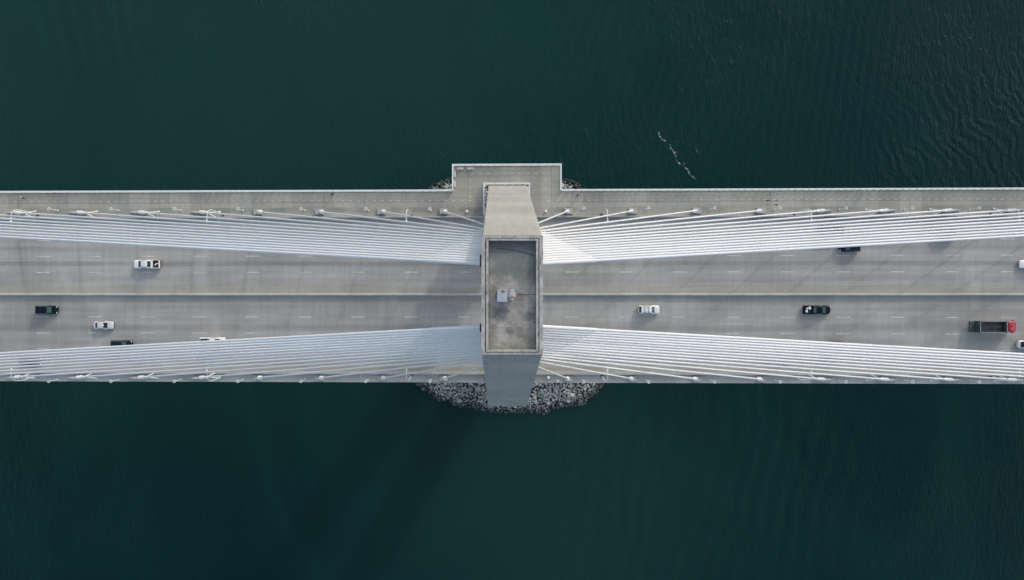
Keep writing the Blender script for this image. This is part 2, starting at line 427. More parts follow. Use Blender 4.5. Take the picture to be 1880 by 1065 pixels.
tag(mb.build('bridge_deck', M['under']), kind='structure')

mb = MB(); mb.grid([XL + i * (XR - XL) / 60 for i in range(61)], [-17.35, -6, 6, 17.62], lambda x, y: True, -.098, 0.0, G)
road = tag(mb.build('road', M['road']), kind='structure')
nx = sorted([XL, BX0, HX0, HX1, BX1, XR])
mb = MB(); mb.grid(nx, [18.1, N_EDGE, HY1, BY1], lambda x, y: in_deck(x, y) and y > 18.1, -.098, .05, G)
walk = tag(mb.build('walkway', M['path']), kind='structure')
mb = MB(); mb.grid([XL, HX0, HX1, XR], [S_EDGE, -17.95], lambda x, y: not HX0 < x < HX1, -.098, .02, G)
tag(mb.build('ledge_path', M['ledge']), kind='structure')

def stripe(mb, x0, x1, y0, y1, h=.004):
    mb.add([(x0, y0, G * x0 + h), (x1, y0, G * x1 + h), (x1, y1, G * x1 + h), (x0, y1, G * x0 + h)], [(0, 1, 2, 3)])
# dash phase: the left end of the dashes measured along the carriageway
mb = MB()
for yy in (5.27, 8.97, 12.62, -4.99, -8.7, -12.4):
    x = at(68 if yy > 0 else 67.3, 500)[0] - 12.205 * 11
    while x < XR - 4:
        w = .075 + random.random() * .02
        stripe(mb, x, x + 3.0 + random.uniform(-.12, .1), yy - w, yy + w); x += 12.205
mb.build('lane_dash_paint', M['mark'], road)
mb = MB(); stripe(mb, XL, XR, 16.15, 16.29); stripe(mb, XL, XR, -16.2, -16.06); mb.build('edge_line_paint', M['faint'], road)
mb = MB(); stripe(mb, XL, XR, 1.64, 1.76); stripe(mb, XL, XR, -1.49, -1.37); mb.build('yellow_line_paint', M['yellow'], road)
mb = MB(); x = XL + 1; c0 = 21.62
while x < XR:
    if not (BX0 + 4.2 < x + .3 < BX1 - 3.6): stripe(mb, x, x + .68, c0 - .07, c0 + .07, .054)
    x += 1.815
for i in range(10): stripe(mb, -8.3 + i * 1.8, -7.55 + i * 1.8, 27.72, 27.83, .054)
for i in range(3):
    for xx in (-8.6, 8.55): stripe(mb, xx - .055, xx + .055, 22.1 + i * 1.9, 22.85 + i * 1.9, .054)
mb.build('centre_dash_paint', M['dash'], walk)
# arrows and small upright symbols stencilled on the walkway
def arrow(mb, cx, cy, d, L=1.05, w=.1, hw=.26):
    z = .055
    P = lambda x, y: (cx + d * x, cy + y, G * (cx + d * x) + z)
    mb.add([P(-L / 2, -w), P(L / 2 - .42, -w), P(L / 2 - .42, -hw), P(L / 2, 0), P(L / 2 - .42, hw), P(L / 2 - .42, w), P(-L / 2, w)], [(0, 1, 2, 3, 4, 5, 6)])
def pix(u, v): p = at(1380 + u / 11.75, 340 + v / 11.75); return p.x, p.y
mb = MB(); arrow(mb, *pix(352, 335), -1); arrow(mb, *pix(522, 424), 1); mb.build('arrow_paint', M['black'], walk)
mb = MB()
arrow(mb, *pix(522, 335), 1, 1.05, .06, .24); arrow(mb, *pix(348, 424), -1, 1.0, .06, .24)
for u, v, d in ((318, 207, -1), (553, 197, 1)):
    x, y = pix(u, v); arrow(mb, x, y, d, .5, .07, .2)
for u, dv in ((390, 0), (475, 6)):
    for q in range(5):                                            # upright stencilled letters, worn to bars
        x, y = pix(u, 166 + dv + q * 17.5)
        z = .055
        stripe(mb, x - .13, x - .03, y - .055, y + .055, z); stripe(mb, x + .03, x + .13, y - .055, y + .055, z)
        if q % 2 == 0: stripe(mb, x - .03, x + .03, y - .02, y + .055, z)
mb.build('symbol_paint', M['tar'], walk)

# ------------------------------------------------------------------ barriers
def barrier(name, label, y, w0, w1, h, x0=XL, x1=XR, base=0.0, gaps=None):
    segs = [(x0, x1)]
    mb = MB()
    for a, b in segs:
        n = 50
        rings = []
        for i in range(n + 1):
            x = a + (b - a) * i / n; z = G * x + base
            rings.append([(x, y - w0, z), (x, y + w0, z), (x, y + w0, z + .08), (x, y + (w0 + w1) / 2 * .85, z + .3), (x, y + w1, z + h - .03), (x, y + w1 - .03, z + h), (x, y - w1 + .03, z + h), (x, y - w1, z + h - .03), (x, y - (w0 + w1) / 2 * .85, z + .3), (x, y - w0, z + .08)])
        mb.loft(rings)
    return tag(mb.build(name, M['barrier'], smooth=True, angle=25), label, 'barrier')
barrier('median_barrier', 'long pale concrete median barrier between the two carriageways', .12, .30, .13, .84, base=.002)
barrier('concrete_barrier', 'concrete barrier dividing the walkway from the road', 17.86, .236, .14, .95, base=-.095)
mb = MB()
mb.box(XL, XR, -17.93, -17.37, -.095, .78, G); mb.box(XL, XR, -17.95, -17.35, .78, .90, G)
tag(mb.build('concrete_parapet', M['barrier']), 'broad flat-topped concrete parapet between the road and the outer ledge', 'parapet')

# ------------------------------------------------------------------ railings
def railing(name, label, pts, pitch=1.59, cap=True):
    """curb, posts (each its own part), top rail and fine bars along a plan polyline"""
    root = empty(name, (pts[0][0], pts[0][1], G * pts[0][0] + .05)); o = root.location
    tag(root, label, 'railing', 'white railings of the walkway')
    curb, top, bars = MB(), MB(), MB()
    def seg(mb, a, b, half, z0, z1, ext=0.0):
        a = Vector((a[0], a[1], 0)); b = Vector((b[0], b[1], 0)); d = (b - a).normalized(); nrm = Vector((-d.y, d.x, 0))
        a = a - d * ext; b = b + d * ext; vs = []
        for z in (z0, z1):
            for p in (a, b):
                for s in (-1, 1):
                    q = p + nrm * half * s; vs.append((q.x, q.y, G * q.x + .05 + z))
        mb.add(vs, [(0, 1, 3, 2), (4, 6, 7, 5), (0, 2, 6, 4), (1, 5, 7, 3), (0, 4, 5, 1), (2, 3, 7, 6)])
    first = None; posts = []
    for a, b in zip(pts[:-1], pts[1:]):
        seg(curb, a, b, .17, -.1, .16, -.171 if len(pts) > 2 else 0)
        L = math.dist(a, b); n = max(1, round(L / pitch))
        seg(top, a, b, .105, 1.22, 1.31, -.106 if len(pts) > 2 else 0)
        for q in range(7): seg(bars, a, b, .012, .26 + q * .135, .285 + q * .135, -.1)
        for i in range(n + (0 if b != pts[-1] else 1)):
            t = i / n; posts.append((a[0] + (b[0] - a[0]) * t, a[1] + (b[1] - a[1]) * t))
    if len(pts) > 2:
        for p in pts:
            for mbx, hf, z0, z1 in ((curb, .171, -.1, .161), (top, .107, 1.22, 1.312)):
                mbx.box(p[0] - hf, p[0] + hf, p[1] - hf, p[1] + hf, G * p[0] + .05 + z0, G * p[0] + .05 + z1)
    curb.build('curb', M['rail'], root, off=o); top.build('top_rail', M['rail'], root, off=o); bars.build('infill_bars', M['galv'], root, off=o)
    inn = -1
    pm = MB(); pm.loft([[(-.05, -.20, .16), (.05, -.20, .16), (.05, .08, .16), (-.05, .08, .16)], [(-.05, -.10, 1.21), (.05, -.10, 1.21), (.05, .06, 1.21), (-.05, .06, 1.21)]])
    for p in posts:
        if first is None: first = q = pm.build('post', M['rail'], root)
        else:
            q = first.copy(); COL.objects.link(q); q.parent = root
        q.location = (p[0] - o.x, p[1] - o.y, G * p[0] + .05 - o.z)
    return root
e = N_EDGE - .18
railing('walkway_railing', 'long white railing on the walkway edge left of the overlook', [(-136, e), (BX0 - .02, e)])
railing('walkway_railing', 'long white railing on the walkway edge right of the overlook', [(BX1 + .02, e), (135, e)])
railing('overlook_railing', 'white railing round three sides of the square overlook by the tower', [(BX0 + .18, e + .02), (BX0 + .18, BY1 - .18), (BX1 - .18, BY1 - .18), (BX1 - .18, e + .02)])
railing('opening_railing', 'white railing framing the opening where the tower leg passes the walkway', [(HX0 - .02, 18.4), (HX0 - .02, HY1 + .02), (HX1 + .02, HY1 + .02), (HX1 + .02, 18.4)])

# ================================================================== TOWER
TOP = 85.0
def outer(z): return 25.7 - (25.7 - 6.7) * (z + 3) / 88 if z >= -3 else 25.7 + (z + 3) * .185
def thick(z): return 6.3 - 1.1 * (z + 3) / 88 if z >= -3 else 6.3 + (-3 - z) * .012
def halfx(z): return 4.45 - 1.0 * (z + 3) / 88 if z >= -3 else 4.45 + (-3 - z) * .01
tower = tag(empty('bridge_tower', (0, 0, WATER)), 'tall pale concrete bridge tower with a hollow rectangular top between the cable fans', 'tower')
to = tower.location
for s in (1, -1):
    mb = MB(); rings = []
    for z in [-59, -45, -30, -15, -6, -3, 0, 12, 24, 36, 48, 60, 72, 80, TOP - .85]:
        w, yo, yi = halfx(z), outer(z), outer(z) - thick(z); c = .16
        ring = [(-w + c, yo, z), (-w, yo - c, z), (-w, yi + c, z), (-w + c, yi, z), (w - c, yi, z), (w, yi + c, z), (w, yo - c, z), (w - c, yo, z)]
        rings.append([(x, y * s, zz) for x, y, zz in ring])
    mb.loft(rings); mb.build('leg', M['tower'], tower, off=to)
mb = MB(); rings = []
for z in (56, 62, 70, 78, TOP - .86):
    w = halfx(z) - .02; yi = outer(z) - thick(z) + .3
    rings.append([(-w, -yi, z), (w, -yi, z), (w, yi, z), (-w, yi, z)])
mb.loft(rings); mb.build('shaft', M['tower'], tower, off=to)
mb = MB(); mb.box(-3.6, 3.6, -19.1, 19.1, -9.2, -4.4); mb.build('crossbeam', M['tower'], tower, off=to)
mb = MB(); mb.bbox(-7.5, 7.5, -19.5, 19.5, -63, -58.9, .3); mb.build('footing', M['tower'], tower, off=to)
# crown: floor slab and two-step parapet
tx, ty = 3.45, 6.7
mb = MB(); mb.box(-tx + .30, tx - .30, -ty + .15, ty - .15, TOP - .9, TOP - .72)
mb.build('roof_floor', M['floor'], tower, off=(to.x, to.y, to.z))
def ring_wall(mb, x0, y0, x1, y1, z0, z1):
    a = [(-x0, -y0), (x0, -y0), (x0, y0), (-x0, y0)]; b = [(-x1, -y1), (x1, -y1), (x1, y1), (-x1, y1)]
    vs = [(p[0], p[1], z) for z in (z0, z1) for r in (a, b) for p in r]; fs = []
    for i in range(4):
        j = (i + 1) % 4
        fs += [(i, j, 8 + j, 8 + i), (4 + i, 12 + i, 12 + j, 4 + j), (8 + i, 8 + j, 12 + j, 12 + i), (i, 4 + i, 4 + j, j)]
    mb.add(vs, fs)
mb = MB(); ring_wall(mb, tx + .03, ty + .03, tx - .38, ty - .22, TOP - .95, TOP - .06)
mb.build('parapet', M['rim'], tower, off=to)
mb = MB(); ring_wall(mb, tx - .48, ty - .29, tx - .74, ty - .50, TOP - .71, TOP + .02)
mb.build('parapet_lip', M['rim'], tower, off=to)

def top_at(px, py, z): return at(px, py, 0, 0, z)
ZF = TOP - .72
# roof equipment
p = top_at(922, 543, ZF + 1.0)
b = tag(empty('equipment_box', (p.x, p.y, ZF)), 'pale grey metal equipment box with a rust patch on the tower roof', 'equipment box')
mb = MB(); mb.bbox(-.53, .53, -.66, .66, .12, .98, .04); mb.build('housing', M['boxgrey'], b)
mb = MB(); mb.bbox(-.56, .56, -.69, .69, .98, 1.03, .015); lid = mb.build('lid', M['boxgrey'], b)
mb = MB()
import itertools
pts = [(.12 + (.26 + .09 * math.sin(a * 5)) * math.cos(a), .46 + (.17 + .05 * math.cos(a * 3)) * math.sin(a), 1.034) for a in [i * math.pi / 8 for i in range(16)]]
mb.add(pts, [tuple(range(16))]); mb.build('rust_patch', M['rust'], lid)
mb = MB(); mb.sphere((.02, .5, 1.035), .09, .07, .03); mb.build('vent_cap', M['trim'], lid)
mb = MB(); mb.box(-.5, .5, -.6, -.45, 0, .12); mb.box(-.5, .5, .45, .6, 0, .12); mb.build('feet', M['galv'], b)
p = top_at(941, 541, ZF + .8)
b = tag(empty('aviation_beacon', (p.x, p.y, ZF)), 'grey bracket with a red beacon and small white lamp on the tower roof', 'beacon')
mb = MB(); mb.bbox(-.26, .26, -.05, .62, .45, .6, .02); mb.bbox(-.38, .38, -.32, .2, .46, .62, .02); mb.build('bracket', M['boxgrey'], b)
mb = MB(); mb.cyl(0, .1, 0, .45, .09, .09, 10); mb.bbox(-.25, .25, -.15, .35, 0, .04, .01); mb.build('stand', M['galv'], b)
mb = MB(); mb.cyl(.06, -.16, .62, .78, .17, .17, 16); mb.sphere((.06, -.16, .78), .17, .17, .16, a1=math.pi / 2); mb.build('red_lamp', M['beacon'], b, True)
mb = MB(); mb.cyl(-.02, -.55, 0, .4, .03, .03, 8); mb.cyl(-.02, -.55, .4, .52, .08, .08, 12); mb.sphere((-.02, -.55, .52), .08, a1=math.pi / 2); mb.build('white_lamp', M['lampw'], b, True)
def wire(name, label, pix, r, mt, z=ZF):
    pts = [top_at(u, v, z) for u, v in pix]; out = []
    for i in range(len(pts) - 1):
        for t in (0, .25, .5, .75):
            q = pts[i].lerp(pts[i + 1], t); out.append((q.x + mnoise.noise(q * 2) * .03, q.y + mnoise.noise(q * 2 + Vector((5, 0, 0))) * .03, z + r))
    out.append((pts[-1].x, pts[-1].y, z + r)); mb = MB(); mb.tube(out, r, 6)
    return tag(mb.build(name, M[mt], smooth=True, off=pts[0]), label, 'wire')
wire('roof_wire', 'thin black wire curving across the mossy end of the tower roof', [(909, 457), (920, 456.5), (933, 458), (949, 460.5), (962, 464), (974, 467), (981, 469)], .022, 'wire')
wire('roof_wire', 'dark wire running from the beacon straight to the parapet', [(950, 540.5), (962, 541), (972, 540.6), (983, 540.8)], .02, 'wire')
wire('roof_wire', 'pale wire lying just past the beacon across the roof', [(939, 555), (952, 555.5), (966, 554.6), (982, 556)], .02, 'pale')
wire('roof_wire', 'pale looping wire near the far roof corner by the soot blotch', [(910, 598), (918, 600), (930, 599.5), (945, 601), (958, 597), (968, 592), (977, 588)], .018, 'pale')
def floodlight(px, py, z, label, h=.75):
    q = top_at(px, py, z); x = -halfx(z)
    b = tag(empty('floodlight', (x, q.y, z)), label, 'floodlight', 'black floodlights on the tower face')
    mb = MB(); mb.bbox(-.26, -.12, -h / 2, h / 2, -.3, .3, .03); mb.build('housing', M['trim'], b)
    mb = MB(); mb.box(-.12, .01, -.06, .06, -.08, .08); mb.box(-.09, .0, -.2, .2, -.2, -.15); mb.build('bracket', M['galv'], b)
    mb = MB(); mb.box(-.272, -.258, -h / 2 + .06, h / 2 - .06, -.24, .24); mb.build('lens', M['glass'], b)
floodlight(882.5, 471.5, 82.2, 'small black floodlight on the tower face above the walkway-side cable fan', .45)
floodlight(884.5, 482, 82.6, 'longer black floodlight on the tower face at the edge of the walkway-side cables', .95)
floodlight(884.5, 602, 82.6, 'black floodlight on the tower face by the ledge-side cables', .95)

# ================================================================== STAY CABLES
ORD = 'zero first second third fourth fifth sixth seventh eighth ninth tenth eleventh twelfth thirteenth fourteenth fifteenth sixteenth'.split()
PY = [0, 129, 121] + [116.2 - (116.2 - 58.0) * i / 13 for i in range(14)]
def top_z(p):                       # height on the tower at which the anchor line is reached
    z = 50.0
    for _ in range(30): z = 168.9 - FOC * (11.35 - .245 * (z - 50)) / p
    return z
def solve_z(p):
    lo, hi = 40.0, 84.0
    for _ in range(50):
        m = (lo + hi) / 2
        if FOC * (11.35 - .245 * (m - 50)) / (168.9 - m) > p: lo = m
        else: hi = m
    return lo
LX = [0, 14.45, 28.65, 42.95, 57.2, 70.8, 85.0, 99.4, 113.9] + [113.9 + 12.6 * i for i in range(1, 9)]
RX_ = [0, 13.65, 28.2, 42.65, 57.1, 71.3, 85.4, 99.6, 113.7] + [113.7 + 12.8 * i for i in range(1, 9)]
for side in (-1, 1):
    for ns in (1, -1):
        fan = ('walkway' if ns > 0 else 'ledge')
        for i in range(1, 17):
            ax = side * (LX if side < 0 else RX_)[i]; ay = 19.12 if ns > 0 else -18.95
            z0 = deck(ax) + (.05 if ns > 0 else .02)
            zt = solve_z(PY[i]); T = Vector((side * (halfx(zt) - .02), ns * (11.35 - .245 * (zt - 50)), zt))
            A = Vector((ax, ay, z0 + .32))
            lab = 'white stay cable %s out from tower, %s fan, %s side, ' % (ORD[i], 'left' if side < 0 else 'right', fan)
            lab += 'bulb anchor' if i <= 4 else 'forked anchor' if i <= 8 else 'leaving the picture'
            root = tag(empty('stay_cable', (ax, ay, z0)), lab, 'stay cable', 'stay cables in fans from the tower')
            o = root.location
            L = (T - A).length; d = (T - A).normalized(); sag = .45 * (L / 220) ** 2
            def P(t):
                q = A.lerp(T, t); q.z -= 4 * sag * t * (1 - t); return q
            n = 14
            mb = MB(); mb.tube([P(k / n) for k in range(n + 1)], .192 if i > 10 else .184 if i > 6 else .175 if i > 2 else .155, 10); mb.build('sheath', M['white'], root, True, off=o)
            gl = (.8 + 6.2 * ((i - 1) / 15) ** .9) / L * 1.05
            mb = MB(); mb.tube([P(1 - gl), P(1 - gl * .97), P(1 - gl / 2), P(1)], [.205, .245, .245, .245], 12); mb.build('guide_pipe', M['white'], root, True, off=o)
            h = d.copy(); h.z = 0; h.normalize(); lat = Vector((-h.y, h.x, 0))
            mb = MB()
            if i <= 4:
                mb.tube([A - d * .35, A + d * .1, A + d * .9, A + d * 1.5, A + d * 1.9], [.30, .40, .42, .33, .19], 14)
            else:
                mb.tube([A - d * .2, A + d * .2, A + d * 1.6, A + d * 2.9, A + d * 3.3], [.28, .36, .33, .30, .18], 14)
            mb.build('anchor_pipe', M['steel'], root, True, off=o)
            mb = MB()
            for s_ in ((.55, 1.15) if i <= 4 else (.55, 1.3, 2.2)): mb.tube([A + d * s_, A + d * (s_ + .13)], .48 if i <= 4 else .43, 16)
            mb.build('collar', M['steel'], root, True, off=o)
            # plinth under the anchor
            mb = MB(); c = A - h * .1
            hp, lp = Vector((-side, 0, 0)), Vector((0, -side, 0))
            def rect(l0, l1, w, z): return [(A + hp * a + lp * b * w).to_tuple()[:2] + (z,) for a, b in ((l0, -1), (l1, -1), (l1, 1), (l0, 1))]
            if i <= 4:
                mb.loft([rect(-1.15, .85, .68, z0), rect(-1.1, .8, .64, z0 + (.55 if ns > 0 else .35))])
                mb.build('plinth', M['ledge'], root, off=o)
            else:
                def fin(k, z): return [(A + hp * a + lp * b).to_tuple()[:2] + (z,) for a, b in ((-2.0 * k, -.04), (-.7, -.27 * k), (2.1 * k, -.24 * k), (2.5 * k, -.1), (2.5 * k, .1), (2.1 * k, .24 * k), (-.7, .27 * k), (-2.0 * k, .04))]
                mb.loft([fin(1, z0), fin(.93, z0 + .62)])
                mb.build('plinth', M['fin'], root, off=o)
                if i <= 8:
                    q = A + d * 3.6
                    for sgn in (-1, 1):
                        f = A + h * 4.5 + lat * .8 * sgn; f.z = deck(f.x) + (.05 if ns > 0 else .02)
                        mb = MB(); mb.tube([q, f + Vector((0, 0, .02))], [.10, .11], 8); mb.bbox(f.x - .2, f.x + .2, f.y - .2, f.y + .2, f.z, f.z + .14, .03)
                        mb.build('damper_strut', M['steel'], root, off=o)
                    mb = MB(); mb.tube([A + d * 3.4, A + d * 3.85], .27, 12); mb.build('damper_clamp', M['steel'], root, True, off=o)

# ================================================================== LAMPS AND STREET LIGHTS
def make_lamp():
    r = empty('path_lamp', (0, 0, 0))
    mb = MB(); mb.cyl(0, 0, 0, .1, .2, .2, 14); mb.cyl(0, 0, .1, .4, .13, .08, 12); mb.build('base', M['steel'], r, True)
    mb = MB(); mb.tube([(0, 0, .38), (0, 0, 3.25)], [.075, .06], 10); mb.build('pole', M['steel'], r, True)
    mb = MB(); mb.torus((0, 0, 3.45), .29, .062, 22, 8)
    for a in range(3):
        t = a * 2 * math.pi / 3; mb.tube([(0, 0, 3.2), (.28 * math.cos(t), .28 * math.sin(t), 3.44)], .022, 6)
    mb.build('ring_head', M['steel'], r, True)
    mb = MB(); mb.cyl(0, 0, 3.2, 3.3, .10, .19, 14); mb.build('lens', M['galv'], r, True)
    return r
lamp0 = make_lamp(); used = False
NL = [106.4, 218, 332, 446.5, 560, 676.6, 791.7, 1069, 1185.6, 1304, 1422, 1540.6, 1660, 1780]
def near_lab(px):
    s = 'left' if px < 930 else 'right'
    k = round(abs((at(px, 600)[0])) / 14.25 - .5)
    return 'between the %s and %s cable anchors %s of the tower' % (ORD[k], ORD[k + 1], s) if 0 < k < 8 else 'beside the tower leg' if k == 0 else 'past the eighth cable anchor %s of the tower' % s
for row, yy, where in ((1, 386.5, 'walkway'), (-1, 697, 'ledge')):
    for px in NL:
        q = at(px, yy + (1 if row < 0 and px > 930 else 0) + (-1.5 if row > 0 and px > 930 else 0))
        l = lamp0 if not used else copy_tree(lamp0); used = True
        l.location = (q.x, q.y, deck(q.x) + (.05 if row > 0 else .02))
        k = max(0, min(8, round(abs(q.x) / 14.25 - .5)))
        sd = 'left' if q.x < 0 else 'right'
        tag(l, 'white ring-headed lamp on the %s, between %s and %s anchors %s of tower' % (where, ORD[k], ORD[k + 1], sd) if k else 'white ring-headed lamp on the %s just %s of the tower, inside the first anchor' % (where, sd), 'lamp post', 'ring-headed lamps along the bridge edges')

def make_street(s):
    """curved mast; s=+1 stands on the walkway side and reaches over the road to -y"""
    r = empty('street_light', (0, 0, 0))
    mb = MB(); mb.bbox(-.22, .22, -.22, .22, 0, .5, .03); mb.cyl(0, 0, .5, .62, .16, .13, 12); mb.build('base', M['trim'], r)
    pts = [(0, 0, .6), (0, .22 * s, 2.5), (0, .38 * s, 4.6), (0, .44 * s, 6.3), (0, .34 * s, 7.6), (0, .05 * s, 8.6), (0, -.4 * s, 9.15)]
    mb = MB(); mb.tube(pts, [.11, .10, .095, .085, .08, .075, .07], 10); mb.build('mast', M['steel'], r, True)
    mb = MB(); mb.tube([(0, -.4 * s, 9.15), (0, -1.1 * s, 9.35), (0, -2.0 * s, 9.42)], [.075, .07, .06], 10); mb.build('arm', M['steel'], r, True)
    mb = MB(); mb.loft([[(x, y * s, z) for x, y, z in ((-.10, -1.95, 9.36), (.10, -1.95, 9.36), (.10, -1.95, 9.5), (-.10, -1.95, 9.5))], [(x, y * s, z) for x, y, z in ((-.2, -2.3, 9.34), (.2, -2.3, 9.34), (.15, -2.3, 9.52), (-.15, -2.3, 9.52))], [(x, y * s, z) for x, y, z in ((-.14, -2.75, 9.38), (.14, -2.75, 9.38), (.1, -2.75, 9.47), (-.1, -2.75, 9.47))]])
    mb.build('lamp_head', M['steel'], r)
    return r
SLX = [(70, 'at the far left'), (410, 'by the fourth cable anchor left of the tower'), (756, 'just left of the tower'), (1104.7, 'just right of the tower'), (1458, 'by the fourth cable anchor right of the tower'), (1818, 'at the far right')]
for s, yy, where in ((1, 395, 'walkway'), (-1, 689.5, 'ledge')):
    proto = make_street(s)
    for i, (px, lab) in enumerate(SLX):
        q = at(px, yy + (1.3 if s < 0 else -1.5) * (px > 930))
        o = proto if i == 0 else copy_tree(proto)
        o.location = (q.x, q.y, deck(q.x) + (.05 if s > 0 else .02))
        tag(o, 'white curved street light, %s side, %s' % (where, lab), 'street light', 'street lights along the bridge')

# overlook furniture
def bench0():
    r = empty('bench', (0, 0, 0))
    mb = MB(); mb.bbox(-.72, .72, -.22, .22, .40, .52, .025); mb.build('seat', M['bench'], r)
    for s in (-1, 1):
        mb = MB(); mb.box(-.07 + s * .5, .07 + s * .5, -.17, .17, 0, .4); mb.build('leg', M['ledge'], r)
    return r
bb = bench0()
for i, (px, py, rz, lab) in enumerate(((844.8, 309.3, 0, 'concrete bench along the front overlook railing, nearer the corner'), (863.5, 309.3, 0, 'concrete bench along the front overlook railing, farther from the corner'), (834.8, 319.5, 90, 'concrete bench along the side overlook railing, nearer the corner'), (834.8, 338, 90, 'concrete bench along the side overlook railing, nearer the walkway'))):
    q = at(px, py, .5); o = bb if i == 0 else copy_tree(bb)
    o.location = (q.x, q.y, deck(q.x) + .05); o.rotation_euler.z = R(rz); tag(o, lab, 'bench', 'benches on the overlook')
def bollard(px, py, lab):
    q = at(px, py, .4); b = tag(empty('bollard', (q.x, q.y, deck(q.x) + .05)), lab, 'bollard', 'cream domed bollards by the tower')
    mb = MB(); mb.cyl(0, 0, 0, .38, .24, .26, 20); mb.build('post', M['galv'], b, True)
    mb = MB(); mb.cyl(0, 0, .38, .45, .34, .34, 24); mb.sphere((0, 0, .45), .34, .34, .16, 24, 6, a1=math.pi / 2); mb.build('dome_cap', M['cream'], b, True)
bollard(857.3, 388.3, 'cream domed bollard on the walkway left of the tower leg'); bollard(1002, 388, 'cream domed bollard on the walkway right of the tower leg')
q = at(1006.8, 693, .4); b = tag(empty('utility_cabinet', (q.x, q.y, deck(q.x) + .02)), 'small white utility cabinet on the ledge beside the tower', 'cabinet')
mb = MB(); mb.bbox(-.3, .3, -.3, .3, 0, .6, .03); mb.build('housing', M['steel'], b)
mb = MB(); mb.loft([[(-.33, -.33, .6), (.33, -.33, .6), (.33, .33, .6), (-.33, .33, .6)], [(-.2, -.1, .74), (.2, -.1, .74), (.2, .1, .74), (-.2, .1, .74)]]); mb.build('lid', M['steel'], b)
for px, py, rz, lab in ((1022.3, 698.3, -35, 'short white bent standpipe on the ledge edge beside the tower'), (662.5, 691.5, 60, 'short white bent standpipe on the ledge against the parapet')):
    q = at(px, py, .2); b = tag(empty('standpipe', (q.x, q.y, deck(q.x) + .02), R(rz)), lab, 'standpipe')
    mb = MB(); mb.tube([(-.05, 0, 0), (-.05, 0, .35), (.1, 0, .48), (.38, 0, .5)], [.12, .12, .12, .13], 10); mb.build('pipe', M['steel'], b, True)
    mb = MB(); mb.tube([(.36, 0, .5), (.46, 0, .5)], .18, 12); mb.build('flange', M['steel'], b, True)

# ================================================================== VEHICLES
def quad_panel(mb, a, b, c, d, inset=.06, lift=.012):
    """glass panel set proud of the body face a b c d"""
    a, b, c, d = map(Vector, (a, b, c, d)); ce = (a + b + c + d) / 4
    n = (b - a).cross(d - a)
    n = n.normalized()
    if n.dot(ce - Vector((0, 0, .6))) < 0: n = -n
    q = [p + (ce - p).normalized() * inset + n * lift for p in (a, b, c, d)]; r = [p - n * .03 for p in q]
    mb.add(q + r, [(0, 1, 2, 3), (7, 6, 5, 4), (0, 4, 5, 1), (1, 5, 6, 2), (2, 6, 7, 3), (3, 7, 4, 0)])

def body_ring(x, w, zb, zt, crown=.03):
    h = [(w * .90, zb), (w * .985, zb + .12), (w, zb + (zt - zb) * .5), (w * .975, zt - .09), (w * .90, zt - .02), (w * .5, zt + crown), (0, zt + crown * 1.3)]
    return [(x, y, z) for y, z in h] + [(x, -y, z) for y, z in reversed(h[:-1])]

def wheels(root, xs, w, r=.34, tw=.23):
    first = None
    for x in xs:
        for s in (-1, 1):
            if first is None:
                mb = MB(); mb.tube([(0, -tw / 2, 0), (0, -tw / 2 + .03, 0), (0, tw / 2 - .03, 0), (0, tw / 2, 0)], [r - .03, r, r, r - .03], 18)
                first = t = mb.build('wheel', M['rubber'], root, True)
                mb = MB(); mb.tube([(0, -tw / 2 - .006, 0), (0, tw / 2 + .006, 0)], r * .6, 14); mb.tube([(0, -tw / 2 - .02, 0), (0, tw / 2 + .02, 0)], r * .18, 8); mb.build('rim', M['rimm'], t, True)
            else: t = copy_tree(first, root)
            t.location = (x, s * (w - tw / 2 - .005), r)

